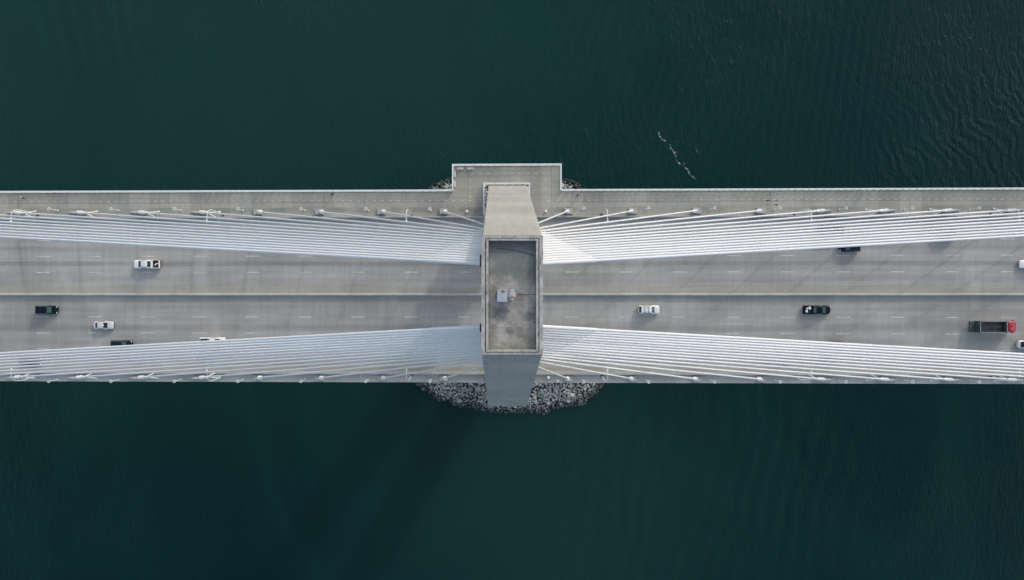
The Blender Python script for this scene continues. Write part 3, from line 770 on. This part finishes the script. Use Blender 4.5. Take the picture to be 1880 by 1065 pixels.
def car(name, label, cat, px, py, L, heading, mt, W=.93, style='sedan', group='vehicles on the bridge road', glassm='glass', rails=False, hgt=None, dz=0.7):
    q = at(px, py, dz); yaw = 0 if heading > 0 else math.pi
    root = tag(empty(name, (q.x, q.y, deck(q.x)), yaw, -math.atan(G) * math.cos(yaw)), label, cat, group)
    f, b = L / 2, -L / 2
    if style == 'sedan': H, belt, hood = 1.45, .88, .86; wa, ra, rb, da = f - 1.2, f - 2.1, b + 1.4, b + .62; trunk = .92
    elif style == 'suv': H, belt, hood = 1.78, 1.08, 1.04; wa, ra, rb, da = f - 1.15, f - 2.0, b + .6, b + .12; trunk = 1.06
    elif style == 'van': H, belt, hood = 1.98, 1.15, 1.1; wa, ra, rb, da = f - .9, f - 1.75, b + .35, b + .1; trunk = 1.1
    elif style == 'pickup': H, belt, hood = 1.88, 1.14, 1.12; wa, ra, rb, da = f - 1.2, f - 2.15, b + 2.5, b + 2.0; trunk = 1.12
    H = hgt or H; zb = .28
    rear = da - .02 if style == 'pickup' else b
    st = [(f, .52, zb + .1, .62), (f - .04, .70, zb, hood - .18), (f - .14, .85, zb, hood - .1), (f - .32, .94, zb, hood - .04), (f - .6, .985, zb, hood), (wa, 1.0, zb, belt), ((wa + rb) / 2, 1.0, zb, belt), (rb, 1.0, zb, belt)]
    if style == 'pickup': st += [(rear, 1.0, zb, belt)]
    else: st += [(da, .99, zb, trunk), (b + .36, .95, zb, trunk - .02), (b + .16, .86, zb, trunk - .07), (b + .05, .72, zb, trunk - .16), (b, .54, zb + .12, .6)]
    mb = MB(); mb.loft([body_ring(x, W * w, a, c) for x, w, a, c in st]); body = mb.build('body', M[mt], root, True, angle=50)
    # cabin
    wb, wr = W * .93, W * .76
    def cab(x, w, z0, z1, wt):
        h = [(w, z0), (w * .5 + wt * .5 + .02, (z0 + z1) / 2), (wt + .02, z1 - .06), (wt - .07, z1), (wt * .5, z1 + .025)]
        return [(x, y, z) for y, z in h] + [(x, 0, z1 + .032)] + [(x, -y, z) for y, z in reversed(h)]
    mb = MB(); e = belt - .06
    mb.loft([cab(wa, wb * .97, e, belt + .0, wb * .90), cab(wa - .03, wb * .97, e, belt + .02, wb * .9), cab(ra, wb, e, H - .03, wr), cab(ra - .18, wb, e, H, wr), cab((ra + rb) / 2, wb, e, H + .01, wr), cab(rb + .18, wb, e, H, wr), cab(rb, wb, e, H - .03, wr), cab(da + .02, wb * .96, e, belt + .02, wr * 1.02)])
    mb.build('cabin', M[mt], root, True, angle=35)
    G_ = M[glassm]
    mb = MB(); quad_panel(mb, (wa, wb * .88, belt + .03), (wa, -wb * .88, belt + .03), (ra, -wr + .05, H - .03), (ra, wr - .05, H - .03), .09, .02); mb.build('windshield', G_, root)
    mb = MB(); quad_panel(mb, (da, wr * 1.0, trunk + .05), (da, -wr * 1.0, trunk + .05), (rb, -wr + .06, H - .04), (rb, wr - .06, H - .04), .08, .02); mb.build('rear_window', G_, root)
    for s in (-1, 1):
        x1, x0 = ra - .02, rb + .02; n = 3 if style in ('suv', 'van') else 2
        for k in range(n):
            a0 = x1 + (x0 - x1) * k / n; a1 = x1 + (x0 - x1) * (k + 1) / n
            fb = .38 if k == 0 else 0; rb_ = .22 if k == n - 1 and style == 'sedan' else 0
            mb = MB(); quad_panel(mb, (a0 + fb, s * wb, belt + .03), (a1 - rb_, s * wb, belt + .03), (a1, s * (wr + .03), H - .09), (a0, s * (wr + .03), H - .09), .07, .018); mb.build('side_window', G_, root)
        mb = MB(); mb.bbox(wa - .42, wa - .22, *sorted((s * (W + .0), s * (W + .12))), belt + .02, belt + .17, .03); mb.build('side_mirror', M[mt], root)
        mb = MB(); mb.bbox(f - .3, f - .04, *sorted((s * W * .52, s * W * .86)), hood - .28, hood - .1, .03); mb.build('headlight', M['lampw'], root)
        if style != 'pickup': mb = MB(); mb.bbox(b + .01, b + .16, *sorted((s * W * .55, s * W * .9)), trunk - .34, trunk - .14, .03); mb.build('taillight', M['lampr'], root)
        if rails: mb = MB(); mb.tube([(ra - .3, s * (wr - .06), H + .02), (ra - .4, s * (wr - .06), H + .09), (rb + .4, s * (wr - .06), H + .09), (rb + .3, s * (wr - .06), H + .02)], .025, 6); mb.build('roof_rail', M['trim'], root)
    if rails:
        for t in (.3, .68):
            xx = ra + (rb - ra) * t; mb = MB(); mb.box(xx - .04, xx + .04, -wr + .05, wr - .05, H + .045, H + .1); mb.build('roof_bar', M['trim'], root)
    wheels(root, (f - .95, b + .95), W + .01, .36 if style != 'sedan' else .32)
    mb = MB(); mb.box(f - .1, f + .04, -W * .7, W * .7, .36, .55); mb.build('bumper', M['trim'], root)
    if style == 'pickup':
        z0, z1 = .72, 1.12; mb = MB(); w = W
        mb.box(b + .02, da - .04, -w + .12, w - .12, z0 - .08, z0); mb.build('bed_floor', M['trim'], root)
        mb = MB(); ring = lambda i, z: [(b + i, -w + i, z), (da - .04 - i, -w + i, z), (da - .04 - i, w - i, z), (b + i, w - i, z)]
        mb.loft([ring(.14, z0 + .002), ring(.13, z1 - .02), ring(.11, z1), ring(.03, z1), ring(0, z1 - .03), ring(0, .5), ring(.05, .38)], caps=False)
        mb.build('bed_wall', M[mt], root)
        mb = MB(); mb.box(b - .16, b - .01, -w * .9, w * .9, .42, .6); mb.build('rear_bumper', M['trim'], root)
        for s in (-1, 1): mb = MB(); mb.bbox(b - .015, b + .06, *sorted((s * w * .82, s * w * .99)), .75, 1.05, .02); mb.build('taillight', M['lampr'], root)
    return root, belt

def in_bed(root, lx, ly, z, name, label, cat, mk):
    """a load that rests in a bed or on a roof: its own thing"""
    m = Matrix.Translation(root.location) @ root.rotation_euler.to_matrix().to_4x4()
    p = m @ Vector((lx, ly, z)); e_ = root.rotation_euler
    o = tag(empty(name, p, e_.z, e_.y), label, cat); mk(o); return o
def mk_box(w, d, h, mt, rz=0):
    def f(o):
        o.rotation_euler.z += R(rz)
        mb = MB(); mb.bbox(-w / 2, w / 2, -d / 2, d / 2, 0, h, .02); mb.build('case', M[mt], o)
        mb = MB(); mb.bbox(-w / 2 - .015, w / 2 + .015, -d / 2 - .015, d / 2 + .015, h, h + .05, .012); mb.build('lid', M[mt], o)
    return f

v1, _ = car('pickup_truck', 'white crew cab pickup alone beneath the upper left fan, load in its open bed', 'pickup truck', 270.5, 485, 5.95, -1, 'cwhite', .99, 'pickup')
mb = MB(); w = .97
mb.box(-5.95 / 2 + 1.45, -5.95 / 2 + 1.92, -w + .06, w - .06, 1.121, 1.30); mb.build('tool_box', M['cwhite'], v1)
def mk_bag(o):
    mb = MB(); pts = [(-.42, -.12, .1), (-.3, -.1, .14), (0, 0, .17), (.2, .16, .16), (.38, .34, .14), (.5, .42, .08)]
    mb.tube(pts, [.04, .13, .15, .15, .17, .06], 10); mb.build('sack', M['cream'], o, True)
    mb = MB(); mb.tube([(.34, .3, .14), (.36, .33, .14)], .19, 10); mb.build('tie', M['rust'], o, True)
in_bed(v1, -2.25, -.05, .722, 'cargo_sack', 'long pale sack lying in the bed of the white pickup', 'sack', mk_bag)
car('sport_utility_car', 'black SUV driving nearest the median at the left end', 'SUV', 86, 569, 5.15, 1, 'cblack', .97, 'suv', glassm='bglass')
car('sedan', 'silver sedan in the middle lane near the left end, unobscured', 'sedan', 190, 597, 4.65, 1, 'csilver', .90, 'sedan')
car('sport_utility_car', 'dark grey SUV half hidden under the edge of the lower left cables', 'SUV', 223.5, 632.5, 4.95, 1, 'cgrey', .95, 'suv', glassm='bglass')
v5, _ = car('utility_pickup', 'white utility pickup with open rear bins half under the lower left cables', 'pickup truck', 391.5, 627, 5.85, 1, 'cwhite', .98, 'pickup')
for s in (-1, 1):
    mb = MB(); mb.bbox(-5.85 / 2 + .05, -5.85 / 2 + 1.9, *sorted((s * .62, s * .99)), 1.125, 1.38, .03); mb.build('side_bin', M['cwhite'], v5)
in_bed(v5, -2.15, .18, .722, 'tool_case', 'dark tool case in the bed of the white utility pickup', 'case', mk_box(.5, .5, .42, 'trim', 12))
car('sedan', 'dark navy car glimpsed between the lower left cables at the picture edge', 'car', 55.5, 663, 5.0, 1, 'cnavy', .93, 'sedan')
car('sport_utility_car', 'white SUV with roof rails alone just right of the tower', 'SUV', 1191.5, 568.5, 4.75, 1, 'cwhite', .98, 'suv', rails=True, glassm='bglass')
v8, _ = car('pickup_truck', 'black pickup with white boxes in its bed right of the tower', 'pickup truck', 1500, 569, 5.9, 1, 'cblack', .98, 'pickup', glassm='bglass')
in_bed(v8, -2.45, -.28, .722, 'cooler_box', 'square white cooler at the side of the black pickup bed', 'box', mk_box(.42, .52, .42, 'cwhite', 4))
in_bed(v8, -1.75, .45, .722, 'cooler_box', 'tilted white box behind the cab of the black pickup', 'box', mk_box(.45, .6, .4, 'cwhite', 20))
in_bed(v8, -2.25, .3, .722, 'cooler_box', 'greyish box in the middle of the black pickup bed', 'box', mk_box(.42, .42, .3, 'csilver', -24))
car('sedan', 'silver car cut by the right picture edge beyond the red dump truck', 'car', 1887, 632.5, 4.7, 1, 'csilver', .91, 'sedan')
car('sedan', 'white car cut by the right picture edge on the upper carriageway', 'car', 1890.5, 485, 4.6, -1, 'cwhite', .91, 'sedan')
car('delivery_van', 'long dark van glimpsed between the upper right cables', 'van', 1524, 422.5, 6.0, -1, 'cblack', .98, 'van')
car('sport_utility_car', 'dark blue SUV peeking out under the lower edge of the upper right cables', 'SUV', 1560.5, 454.5, 4.75, -1, 'cnavy', .93, 'suv', glassm='bglass')
car('sport_utility_car', 'dark grey SUV barely seen between upper right cables farthest from the tower', 'SUV', 1735, 429, 5.1, -1, 'cgrey', .95, 'suv', rails=True)
car('sport_utility_car', 'dark SUV with pale lamps nearly hidden under the lower right cables', 'SUV', 1531, 635, 4.8, 1, 'cblack', .94, 'suv')

# ---- dump truck
q = at(1822.5, 600, 1.6)
t = tag(empty('dump_truck', (q.x, q.y, deck(q.x)), 0, -math.atan(G)), 'dump truck with a red cab and an empty grey open body', 'dump truck', 'vehicles on the bridge road')
f, b = 4.7, -4.7
mb = MB(); mb.box(b + .3, f - .6, -.45, -.25, .75, 1.05); mb.box(b + .3, f - .6, .25, .45, .75, 1.05); mb.box(b + .3, b + .5, -.45, .45, .76, 1.04); mb.build('chassis', M['trim'], t)
def cabring(x, w, z0, z1): c = .18; return [(x, -w, z0), (x, w, z0), (x, w, z1 - c), (x, w - c, z1), (x, -w + c, z1), (x, -w, z1 - c)]
mb = MB(); mb.loft([cabring(2.92, 1.16, .7, 2.68), cabring(3.05, 1.22, .7, 2.78), cabring(3.95, 1.22, .7, 2.78), cabring(4.3, 1.12, .7, 2.74), cabring(4.52, .94, .7, 2.64), cabring(4.66, .66, .72, 2.45)]); mb.build('cab', M['red'], t, True, angle=40)
mb = MB(); mb.bbox(4.3, 4.72, -1.1, 1.1, .5, .8, .04); mb.build('bumper', M['trim'], t)
mb = MB(); quad_panel(mb, (4.68, .62, 1.5), (4.68, -.62, 1.5), (4.66, -.62, 2.3), (4.66, .62, 2.3), .05, .03); mb.build('windshield', M['glass'], t)
for s in (-1, 1):
    mb = MB(); quad_panel(mb, (3.2, s * 1.22, 1.7), (3.95, s * 1.22, 1.7), (3.92, s * 1.22, 2.45), (3.2, s * 1.22, 2.45), .05, .02); mb.build('side_window', M['glass'], t)
    mb = MB(); mb.bbox(4.0, 4.15, *sorted((s * 1.3, s * 1.46)), 1.7, 2.3, .03); mb.build('side_mirror', M['trim'], t)
    mb = MB(); mb.bbox(4.52, 4.7, *sorted((s * .62, s * .88)), 1.0, 1.25, .03); mb.build('headlight', M['lampw'], t)
    mb = MB(); mb.tube([(2.74, s * 1.05, .9), (2.74, s * 1.05, 2.9)], .09, 10); mb.build('exhaust_stack', M['rimm'], t, True)
mb = MB()                                                        # pale piping on the roof
for yy in (-.5, .5): mb.box(3.12, 3.9, yy - .05, yy + .05, 2.783, 2.84)
mb.box(3.8, 3.9, -.45, .45, 2.783, 2.84); mb.box(3.4, 3.48, -.4, -.0, 2.783, 2.84)
mb.build('roof_rack', M['pinkred'], t)
# open tipper body: walls, dark inside, headboard and tailgate
x0, x1, w, z0, z1 = -3.3, 2.42, 1.26, 1.2, 2.7
mb = MB()
def bring(i, z, j=0): return [(x0 + j, -w + i, z), (x1 - i, -w + i, z), (x1 - i, w - i, z), (x0 + j, w - i, z)]
mb.loft([bring(.24, z0 + .12, .12), bring(.13, z1 - .02, .09), bring(.10, z1, .09), bring(.02, z1, .02), bring(0, z1 - .03), bring(0, z0), bring(.2, z0 - .1)], caps=False)
mb.build('tipper_wall', M['steelgrey'], t)
mb = MB(); mb.box(x0 + .1, x1 - .2, -w + .22, w - .22, z0 + .06, z0 + .118); mb.build('tipper_floor', M['floorwood'], t)
mb = MB(); mb.box(x0 - .1, x0 + .0, -w + .02, w - .02, z0, z1 + .02); gate = mb.build('tailgate', M['steelgrey'], t)
mb = MB(); mb.box(x0 - .06, x0 + .07, -w + .1, w - .1, z1 + .023, z1 + .07); mb.build('top_bar', M['steellight'], gate)
mb = MB(); mb.box(x0 + .2, x1 - .3, -w - .05, -w + .07, z1 + .003, z1 + .07); mb.box(x0 + .2, x1 - .3, w - .07, w + .05, z1 + .003, z1 + .07); mb.build('top_rail', M['steellight'], t)
mb = MB(); mb.box(x1 + .06, x1 + .2, -1.15, 1.15, 1.1, 2.85); mb.build('headboard', M['steellight'], t)
mb = MB(); mb.tube([(x1 - .3, 0, 1.4), (x1 - 1.6, 0, 1.36)], [.13, .1], 10); mb.build('tipping_ram', M['steellight'], t, True)
mb = MB(); mb.box(b + .05, x0 - .15, -1.12, 1.12, .85, 1.15); mb.box(b, b + .18, -1.15, 1.15, .7, 1.3); mb.build('rear_frame', M['steelgrey'], t)
for s in (-1, 1): mb = MB(); mb.bbox(b - .03, b + .05, *sorted((s * .75, s * 1.05)), .85, 1.0, .02); mb.build('taillight', M['lampr'], t)
wheels(t, (3.5, -1.6, -2.9), 1.22, .52, .32)

# ================================================================== PEOPLE
def skin_mesh(name, verts, edges, radii, mt, parent, levels=1, root=0):
    me = bpy.data.meshes.new(name); me.from_pydata(verts, edges, []); o = bpy.data.objects.new(name + '_tmp', me); COL.objects.link(o)
    md = o.modifiers.new('s', 'SKIN'); md.use_smooth_shade = True
    for i, r in enumerate(radii):
        d = me.skin_vertices[0].data[i]; d.radius = (r, r) if not isinstance(r, tuple) else r; d.use_root = (i == root)
    sb = o.modifiers.new('b', 'SUBSURF'); sb.levels = levels; sb.render_levels = levels
    dg = bpy.context.evaluated_depsgraph_get(); res = bpy.data.meshes.new_from_object(o.evaluated_get(dg))
    bpy.data.objects.remove(o); bpy.data.meshes.remove(me)
    res.name = name; res.materials.clear(); res.materials.append(mt)
    q = bpy.data.objects.new(name, res); COL.objects.link(q)
    if parent is not None: q.parent = parent
    return q
def person(px, py, yaw, label, shirt, legs, hairc, skin, stride=.28, lean=0.0, armf=.25):
    q = at(px, py, 1.2); root = tag(empty('person', (q.x, q.y, deck(q.x) + .05), R(yaw)), label, 'person', 'people on the walkway')
    V, E, RR = [], [], []
    def ad(p, r, par=None):
        V.append(p); RR.append(r)
        if par is not None: E.append((par, len(V) - 1))
        return len(V) - 1
    L = lean
    pel = ad((0, 0, .95), (.15, .11)); wst = ad((L * .2, 0, 1.1), (.135, .10), pel); ch = ad((L * .5, 0, 1.3), (.16, .11), wst); sh = ad((L * .75, 0, 1.43), (.12, .085), ch); nk = ad((L * .85, 0, 1.5), .055, sh)
    h1 = ad((L + .01, 0, 1.59), .078, nk); h2 = ad((L + .015, 0, 1.68), .095, h1); h3 = ad((L + .005, 0, 1.745), .06, h2)
    J = {}
    for s, ph in ((1, 1), (-1, -1)):
        hip = ad((0, s * .1, .9), .095, pel); kn = ad((.10 * ph * stride / .28 + .03, s * .105, .5), .062, hip); an = ad((stride * ph * .85, s * .11, .09), .042, kn); toe = ad((stride * ph * .85 + .17, s * .125, .035), .038, an)
        s1 = ad((L * .75, s * .18, 1.41), .06, sh); el = ad((L * .75 - armf * ph * .35, s * .24, 1.14), .042, s1); wr = ad((L * .75 - armf * ph * .55 + .16, s * .235, .92), .03, el)
        pm = ad((L * .75 - armf * ph * .55 + .2, s * .23, .855), .034, wr)
        bx, by, bz = V[pm]
        for k, (dy, ln) in enumerate(((-.027, .068), (-.009, .08), (.009, .074), (.027, .058))):   # four curled fingers
            a = ad((bx + .012, by + dy, bz - ln * .55), .0095, pm); ad((bx + .035, by + dy, bz - ln), .008, a)
        a = ad((bx + .045, by - s * .02, bz - .01), .010, pm); ad((bx + .06, by - s * .022, bz - .045), .009, a)   # thumb
        J[s] = dict(hip=hip, kn=kn, an=an, toe=toe, s1=s1, el=el, wr=wr)
    body = skin_mesh('body', V, E, RR, skin, root)
    # face
    mb = MB(); mb.loft([[(L + .10, -.016, 1.635), (L + .10, .016, 1.635), (L + .10, .008, 1.685), (L + .10, -.008, 1.685)], [(L + .135, -.007, 1.64), (L + .135, .007, 1.64), (L + .108, .004, 1.683), (L + .108, -.004, 1.683)]]); mb.build('nose', skin, root)
    for s in (-1, 1):
        mb = MB(); mb.sphere((L + .095, s * .032, 1.675), .013); mb.build('eye', M['trim'], root, True)
        mb = MB(); mb.sphere((L + .0, s * .098, 1.66), .018, .012, .03); mb.build('ear', skin, root, True)
    mb = MB(); mb.box(L + .098, L + .104, -.025, .025, 1.603, 1.612); mb.build('mouth', M['lampr'], root)
    mb = MB(); mb.sphere((L - .005, 0, 1.685), .112, .105, .10, 16, 6, a1=math.pi * .56); mb.build('hair', hairc, root, True)
    def sub(name, ks, mt, grow):
        mp = {}; vs = []; rr = []
        for kk in ks: mp[kk] = len(vs); vs.append(V[kk]); r = RR[kk]; rr.append(tuple(x + grow for x in r) if isinstance(r, tuple) else r + grow)
        es = [(mp[a], mp[b]) for a, b in E if a in mp and b in mp]
        return skin_mesh(name, vs, es, rr, mt, root)
    sub('shirt', [pel, wst, ch, sh] + [J[s][k] for s in (1, -1) for k in ('s1', 'el')], shirt, .016)
    sub('trousers', [pel] + [J[s][k] for s in (1, -1) for k in ('hip', 'kn', 'an')], legs, .02)
    for s in (1, -1):
        a, c = Vector(V[J[s]['an']]), Vector(V[J[s]['toe']]); mb = MB(); mb.tube([(a.x - .05, a.y, .05), (a.x + .02, a.y, .055), (c.x - .03, c.y, .045), (c.x + .05, c.y, .035)], [.045, .05, .048, .03], 10); mb.build('shoe', M['trim'], root, True)
skA = paint('skin_tone_a', (.42, .25, .18), .6, .08, 4); skB = paint('skin_tone_b', (.20, .11, .07), .6, .08, 4)
cl = lambda n, c: paint(n, c, .85, .15, 6)
whiteT, darkT, greyT, blackT, blueT = cl('white_cotton', (.72, .72, .7)), cl('dark_cotton', (.03, .035, .04)), cl('pale_grey_cotton', (.5, .51, .52)), cl('black_cotton', (.012, .012, .014)), cl('navy_denim', (.03, .045, .08))
hairD, hairB = cl('dark_hair', (.02, .015, .012)), cl('grey_hair', (.4, .39, .38))
person(38.5, 362.8, -20, 'person in a white top walking on the walkway at the far left', whiteT, darkT, hairD, skA, .34)
person(608.5, 356.2, 160, 'person all in black walking close to the railing left of the tower', blackT, blackT, hairD, skB, .30)
person(1061, 357.8, 200, 'person in dark grey clothes striding just right of the overlook', darkT, blueT, hairD, skA, .30)
person(1586.5, 354, 90, 'person in pale grey standing at the railing, far right', greyT, greyT, hairB, skA, .06, .12, .05)

# ================================================================== ROCK ISLAND ROUND THE TOWER FOOT
rock_mat = None
def rockm():
    k = NT('riprap_granite')
    oi = k.n('ShaderNodeObjectInfo').outputs['Random']
    col = k.mix(oi, (.11, .145, .15), (.41, .425, .415))
    col = k.mix(k.math('MULTIPLY', k.ramp(k.noise(1.8, 6, .65), .42, .68), .6), col, (.44, .45, .43))
    geo = k.n('ShaderNodeNewGeometry').outputs['Position']; z = k.xyz(geo)[2]
    wet = k.ramp(k.math('ADD', z, k.math('MULTIPLY', k.noise(.8, 3), .6)), WATER + .5, WATER + 1.35, 1, 0)
    col = k.mix(k.math('MULTIPLY', wet, .85), col, (.016, .024, .025))
    return k.done(col, .85, k.bump(k.noise(4, 5, .7), .4, .06), 0, .3)
rock_mat = rockm()
def isl(x, y):
    """0 at the centre, 1 on the waterline of the island"""
    if y > 0: return ((abs(x) / 27.5) ** 6 + (y / 36.2) ** 6) ** (1 / 6)
    rag = 1 + .035 * mnoise.noise(Vector((x * .22, y * .22, 3)))
    return rag * (((x - 2) / 32.5) ** 3.2 + (-y / 36.0) ** 3.2) ** (1 / 3.2) if x > 2 else rag * (((2 - x) / 40.0) ** 2.4 + (-y / 36.0) ** 2.4) ** (1 / 2.4)
def isl_z(x, y): u = isl(x, y); return WATER + max(-2.5, min(3.4, (1.0 - u) * 11.0))
mb = MB(); rings = []
for k_, u in enumerate((1.25, 1.1, 1.0, .93, .86, .78, .7, .5, .2)):
    ring = []
    for a in range(64):
        t_ = 2 * math.pi * a / 64; c, s = math.cos(t_), math.sin(t_); lo, hi = 0, 80
        for _ in range(30):
            m_ = (lo + hi) / 2
            if isl(.8 + c * m_, s * m_) < u: lo = m_
            else: hi = m_
        jj = 1 + .02 * math.sin(5 * t_) + .012 * math.sin(11 * t_ + 1)
        ring.append((.8 + c * lo * jj, s * lo * jj, isl_z(.8 + c * lo, s * lo) - .5))
    rings.append(ring)
mb.loft(rings)
def gravm():
    k = NT('dark_rock_bed'); col = k.mix(k.ramp(k.noise(1.5, 6, .7), .3, .7), (.022, .03, .031), (.07, .085, .086)); return k.done(col, .9, k.bump(k.noise(2, 5), .6, .2))
tag(mb.build('rock_bed_terrain', gravm()), kind='structure')
protos = []
for i in range(10):
    bm = bmesh.new(); bmesh.ops.create_icosphere(bm, subdivisions=2, radius=.5)
    se = Vector((i * 7.3, i * 3.1, i)); sx, sy, sz = random.uniform(.85, 1.25), random.uniform(.7, 1.05), random.uniform(.6, .85)
    cuts = [(Vector((random.gauss(0, 1), random.gauss(0, 1), random.gauss(0, 1) + .3)).normalized(), random.uniform(.26, .42)) for _ in range(9)]
    for v in bm.verts:
        for n_, d_ in cuts:                                      # flat broken faces
            e_ = v.co.dot(n_) - d_
            if e_ > 0: v.co -= n_ * e_ * .9
        v.co *= 1.25 + .16 * mnoise.noise(v.co * 2.3 + se)
        v.co = Vector((v.co.x * sx, v.co.y * sy, v.co.z * sz))
    me = bpy.data.meshes.new('boulder'); bm.to_mesh(me); bm.free(); me.materials.append(rock_mat); protos.append(me)
def proj(p):
    q_ = CROT.transposed() @ (Vector(p) - CAM); return 940 + FOC * q_.x / -q_.z, 532.5 - FOC * q_.y / -q_.z
cand = []; cells = {}
tries = 0
while tries < 240000 and len(cand) < 5200:
    tries += 1
    x, y = random.uniform(-36, 36), random.uniform(-38, 38)
    u = isl(x, y)
    if u > 1.015 or (abs(x) < 7.2 and abs(y) < 19.2): continue
    r = random.uniform(.74, 1.12) * (1.45 if random.random() < .15 else 1) * (.7 if random.random() < .2 else 1) * (1.12 if random.random() < .15 else 1)
    ok = True
    for (ax, ay, ar) in (c_ for dx in (-1, 0, 1) for dy in (-1, 0, 1) for c_ in cells.get((int(x // 2) + dx, int(y // 2) + dy), ())):
        if (ax - x) ** 2 + (ay - y) ** 2 < ((ar + r) * .385) ** 2: ok = False; break
    if not ok: continue
    cells.setdefault((int(x // 2), int(y // 2)), []).append((x, y, r)); cand.append((x, y, r, u))
def seen(x, y, z):
    px, py = proj((x, y, z))
    if py > 704: return not (893 < px < 975 and py < 742)
    return py < 349 and (785 < px < 829 or 1032 < px < 1075) and py > 300
vis = [c for c in cand if seen(c[0], c[1], isl_z(c[0], c[1]) + .3)]
hid = [c for c in cand if c not in set(vis)]
vis.sort(key=lambda c: -c[2] + max(0, c[3] - .97) * 8 - (1 if c[1] > 0 else 0)); ind = vis[:298]; hid += vis[298:]
def rock_place(x, y, r, u):
    return Matrix.Translation((x, y, isl_z(x, y) + random.uniform(-.08, .16))) @ Matrix.Rotation(random.uniform(0, 6.28), 4, 'Z') @ Matrix.Rotation(random.uniform(-.35, .35), 4, 'X') @ Matrix.Rotation(random.uniform(-.35, .35), 4, 'Y') @ Matrix.Scale(r, 4)
for c_ in ind:
    o = bpy.data.objects.new('boulder', random.choice(protos)); COL.objects.link(o); o.matrix_world = rock_place(*c_)
    tag(o, 'grey broken boulder among the riprap heaped at the tower foot', 'boulder', 'riprap boulders at the tower foot')
vs, fs = [], []
for c_ in hid:
    me = random.choice(protos); m_ = rock_place(*c_); n_ = len(vs)
    vs += [m_ @ v.co for v in me.vertices]; fs += [tuple(i + n_ for i in p_.vertices) for p_ in me.polygons]
me = bpy.data.meshes.new('riprap_rubble'); me.from_pydata(vs, [], fs); me.materials.append(rock_mat)
o = bpy.data.objects.new('riprap_rubble', me); COL.objects.link(o); tag(o, 'grey riprap rubble filling in round the tower foot', 'rubble', kind='stuff')

# ================================================================== FOAM ON THE WATER
def foamm():
    k = NT('sea_foam'); k.done((.52, .58, .57), .8)
    tr = k.n('ShaderNodeBsdfTransparent'); mx = k.n('ShaderNodeMixShader')
    k.l(k.ramp(k.noise(1.6, 6, .7), .38, .66, .0, .7), mx.inputs[0]); k.l(tr.outputs[0], mx.inputs[1]); k.l(k.b.outputs[0], mx.inputs[2]); k.l(mx.outputs[0], k.out.inputs[0])
    return k.mat
fm = foamm(); mb = MB()
def foam(line, w):
    pts = []
    for (a, wa_), (b_, wb_) in zip(zip(line[:-1], w[:-1]), zip(line[1:], w[1:])):
        for t_ in (0, .2, .4, .6, .8):
            pts.append((a[0] + (b_[0] - a[0]) * t_, a[1] + (b_[1] - a[1]) * t_, wa_ + (wb_ - wa_) * t_))
    pts.append((*line[-1], w[-1])); L_, R__ = [], []
    for i, (u, v, ww) in enumerate(pts):
        p = at(1180 + u / 8.875, 220 + v / 8.875, 0, 0, WATER + .03)
        a = pts[max(i - 1, 0)]; b_ = pts[min(i + 1, len(pts) - 1)]; d_ = Vector((b_[0] - a[0], -(b_[1] - a[1]))).normalized()
        j1, j2 = (1 + .9 * mnoise.noise(Vector((u * .05, v * .05, s_))) for s_ in (0, 9)); ww *= .8 / 8.875 / 5.9
        L_.append((p.x - d_.y * ww * j1, p.y + d_.x * ww * j1, p.z)); R__.append((p.x + d_.y * ww * j2, p.y - d_.x * ww * j2, p.z))
    n_ = len(pts); mb.add(L_ + R__, [(i, i + 1, n_ + i + 1, n_ + i) for i in range(n_ - 1)])
foam([(262, 190), (265, 240), (290, 290), (330, 325), (380, 355)], [8, 14, 17, 16, 5])
foam([(440, 395), (455, 460), (490, 490), (520, 540), (530, 580), (550, 612)], [4, 13, 9, 24, 16, 5])
foam([(540, 645), (575, 690), (610, 722), (665, 742)], [6, 12, 17, 5]); foam([(672, 700), (685, 722), (715, 728)], [6, 13, 4])
foam([(685, 760), (695, 785), (735, 815), (755, 870), (785, 905), (830, 938), (868, 968)], [9, 15, 9, 16, 12, 9, 7])
foam([(860, 440), (875, 490), (912, 560)], [1, 3, 2]); foam([(535, 520), (560, 535), (575, 520)], [3, 6, 2])
tag(mb.build('sea_foam', fm), 'broken line of white foam on the dark water above the right span', 'foam', kind='stuff')

# ================================================================== LIGHT AND CAMERA
sunv = Vector((1.24, 1.88, 1.0)).normalized(); elev = math.asin(sunv.z); az = math.atan2(sunv.x, sunv.y)
w = bpy.data.worlds.new('World'); SC.world = w; w.use_nodes = True; nt = w.node_tree
sky = nt.nodes.new('ShaderNodeTexSky'); sky.sky_type = 'NISHITA'; sky.sun_disc = False
sky.sun_elevation = elev; sky.sun_rotation = az; sky.air_density = 1.2; sky.dust_density = 2.3; sky.ozone_density = 1.0
hz = nt.nodes.new('ShaderNodeMix'); hz.data_type = 'RGBA'; hz.inputs[0].default_value = .20; hz.inputs[7].default_value = (3.5, 3.35, 2.9, 1)   # thin white overcast
nt.links.new(sky.outputs[0], hz.inputs[6]); nt.links.new(hz.outputs[2], nt.nodes['Background'].inputs[0]); nt.nodes['Background'].inputs[1].default_value = .15
ld = bpy.data.lights.new('sun', 'SUN'); ld.energy = .72; ld.angle = R(1.9); ld.color = (1, .97, .935)
lo_ = bpy.data.objects.new('sun', ld); COL.objects.link(lo_); lo_.rotation_euler = sunv.to_track_quat('Z', 'Y').to_euler(); lo_.location = (60, 90, 150)
cd = bpy.data.cameras.new('camera'); co = bpy.data.objects.new('camera', cd); COL.objects.link(co)
cd.sensor_width = 36; cd.lens = FOC / 1880 * 36; cd.clip_start = .5; cd.clip_end = 20000
co.matrix_world = Matrix.Translation(CAM) @ CROT.to_4x4(); SC.camera = co
SC.view_settings.view_transform = 'Standard'; SC.view_settings.look = 'None'; SC.view_settings.exposure = .73; SC.view_settings.gamma = 1
SC.cycles.use_denoising = True
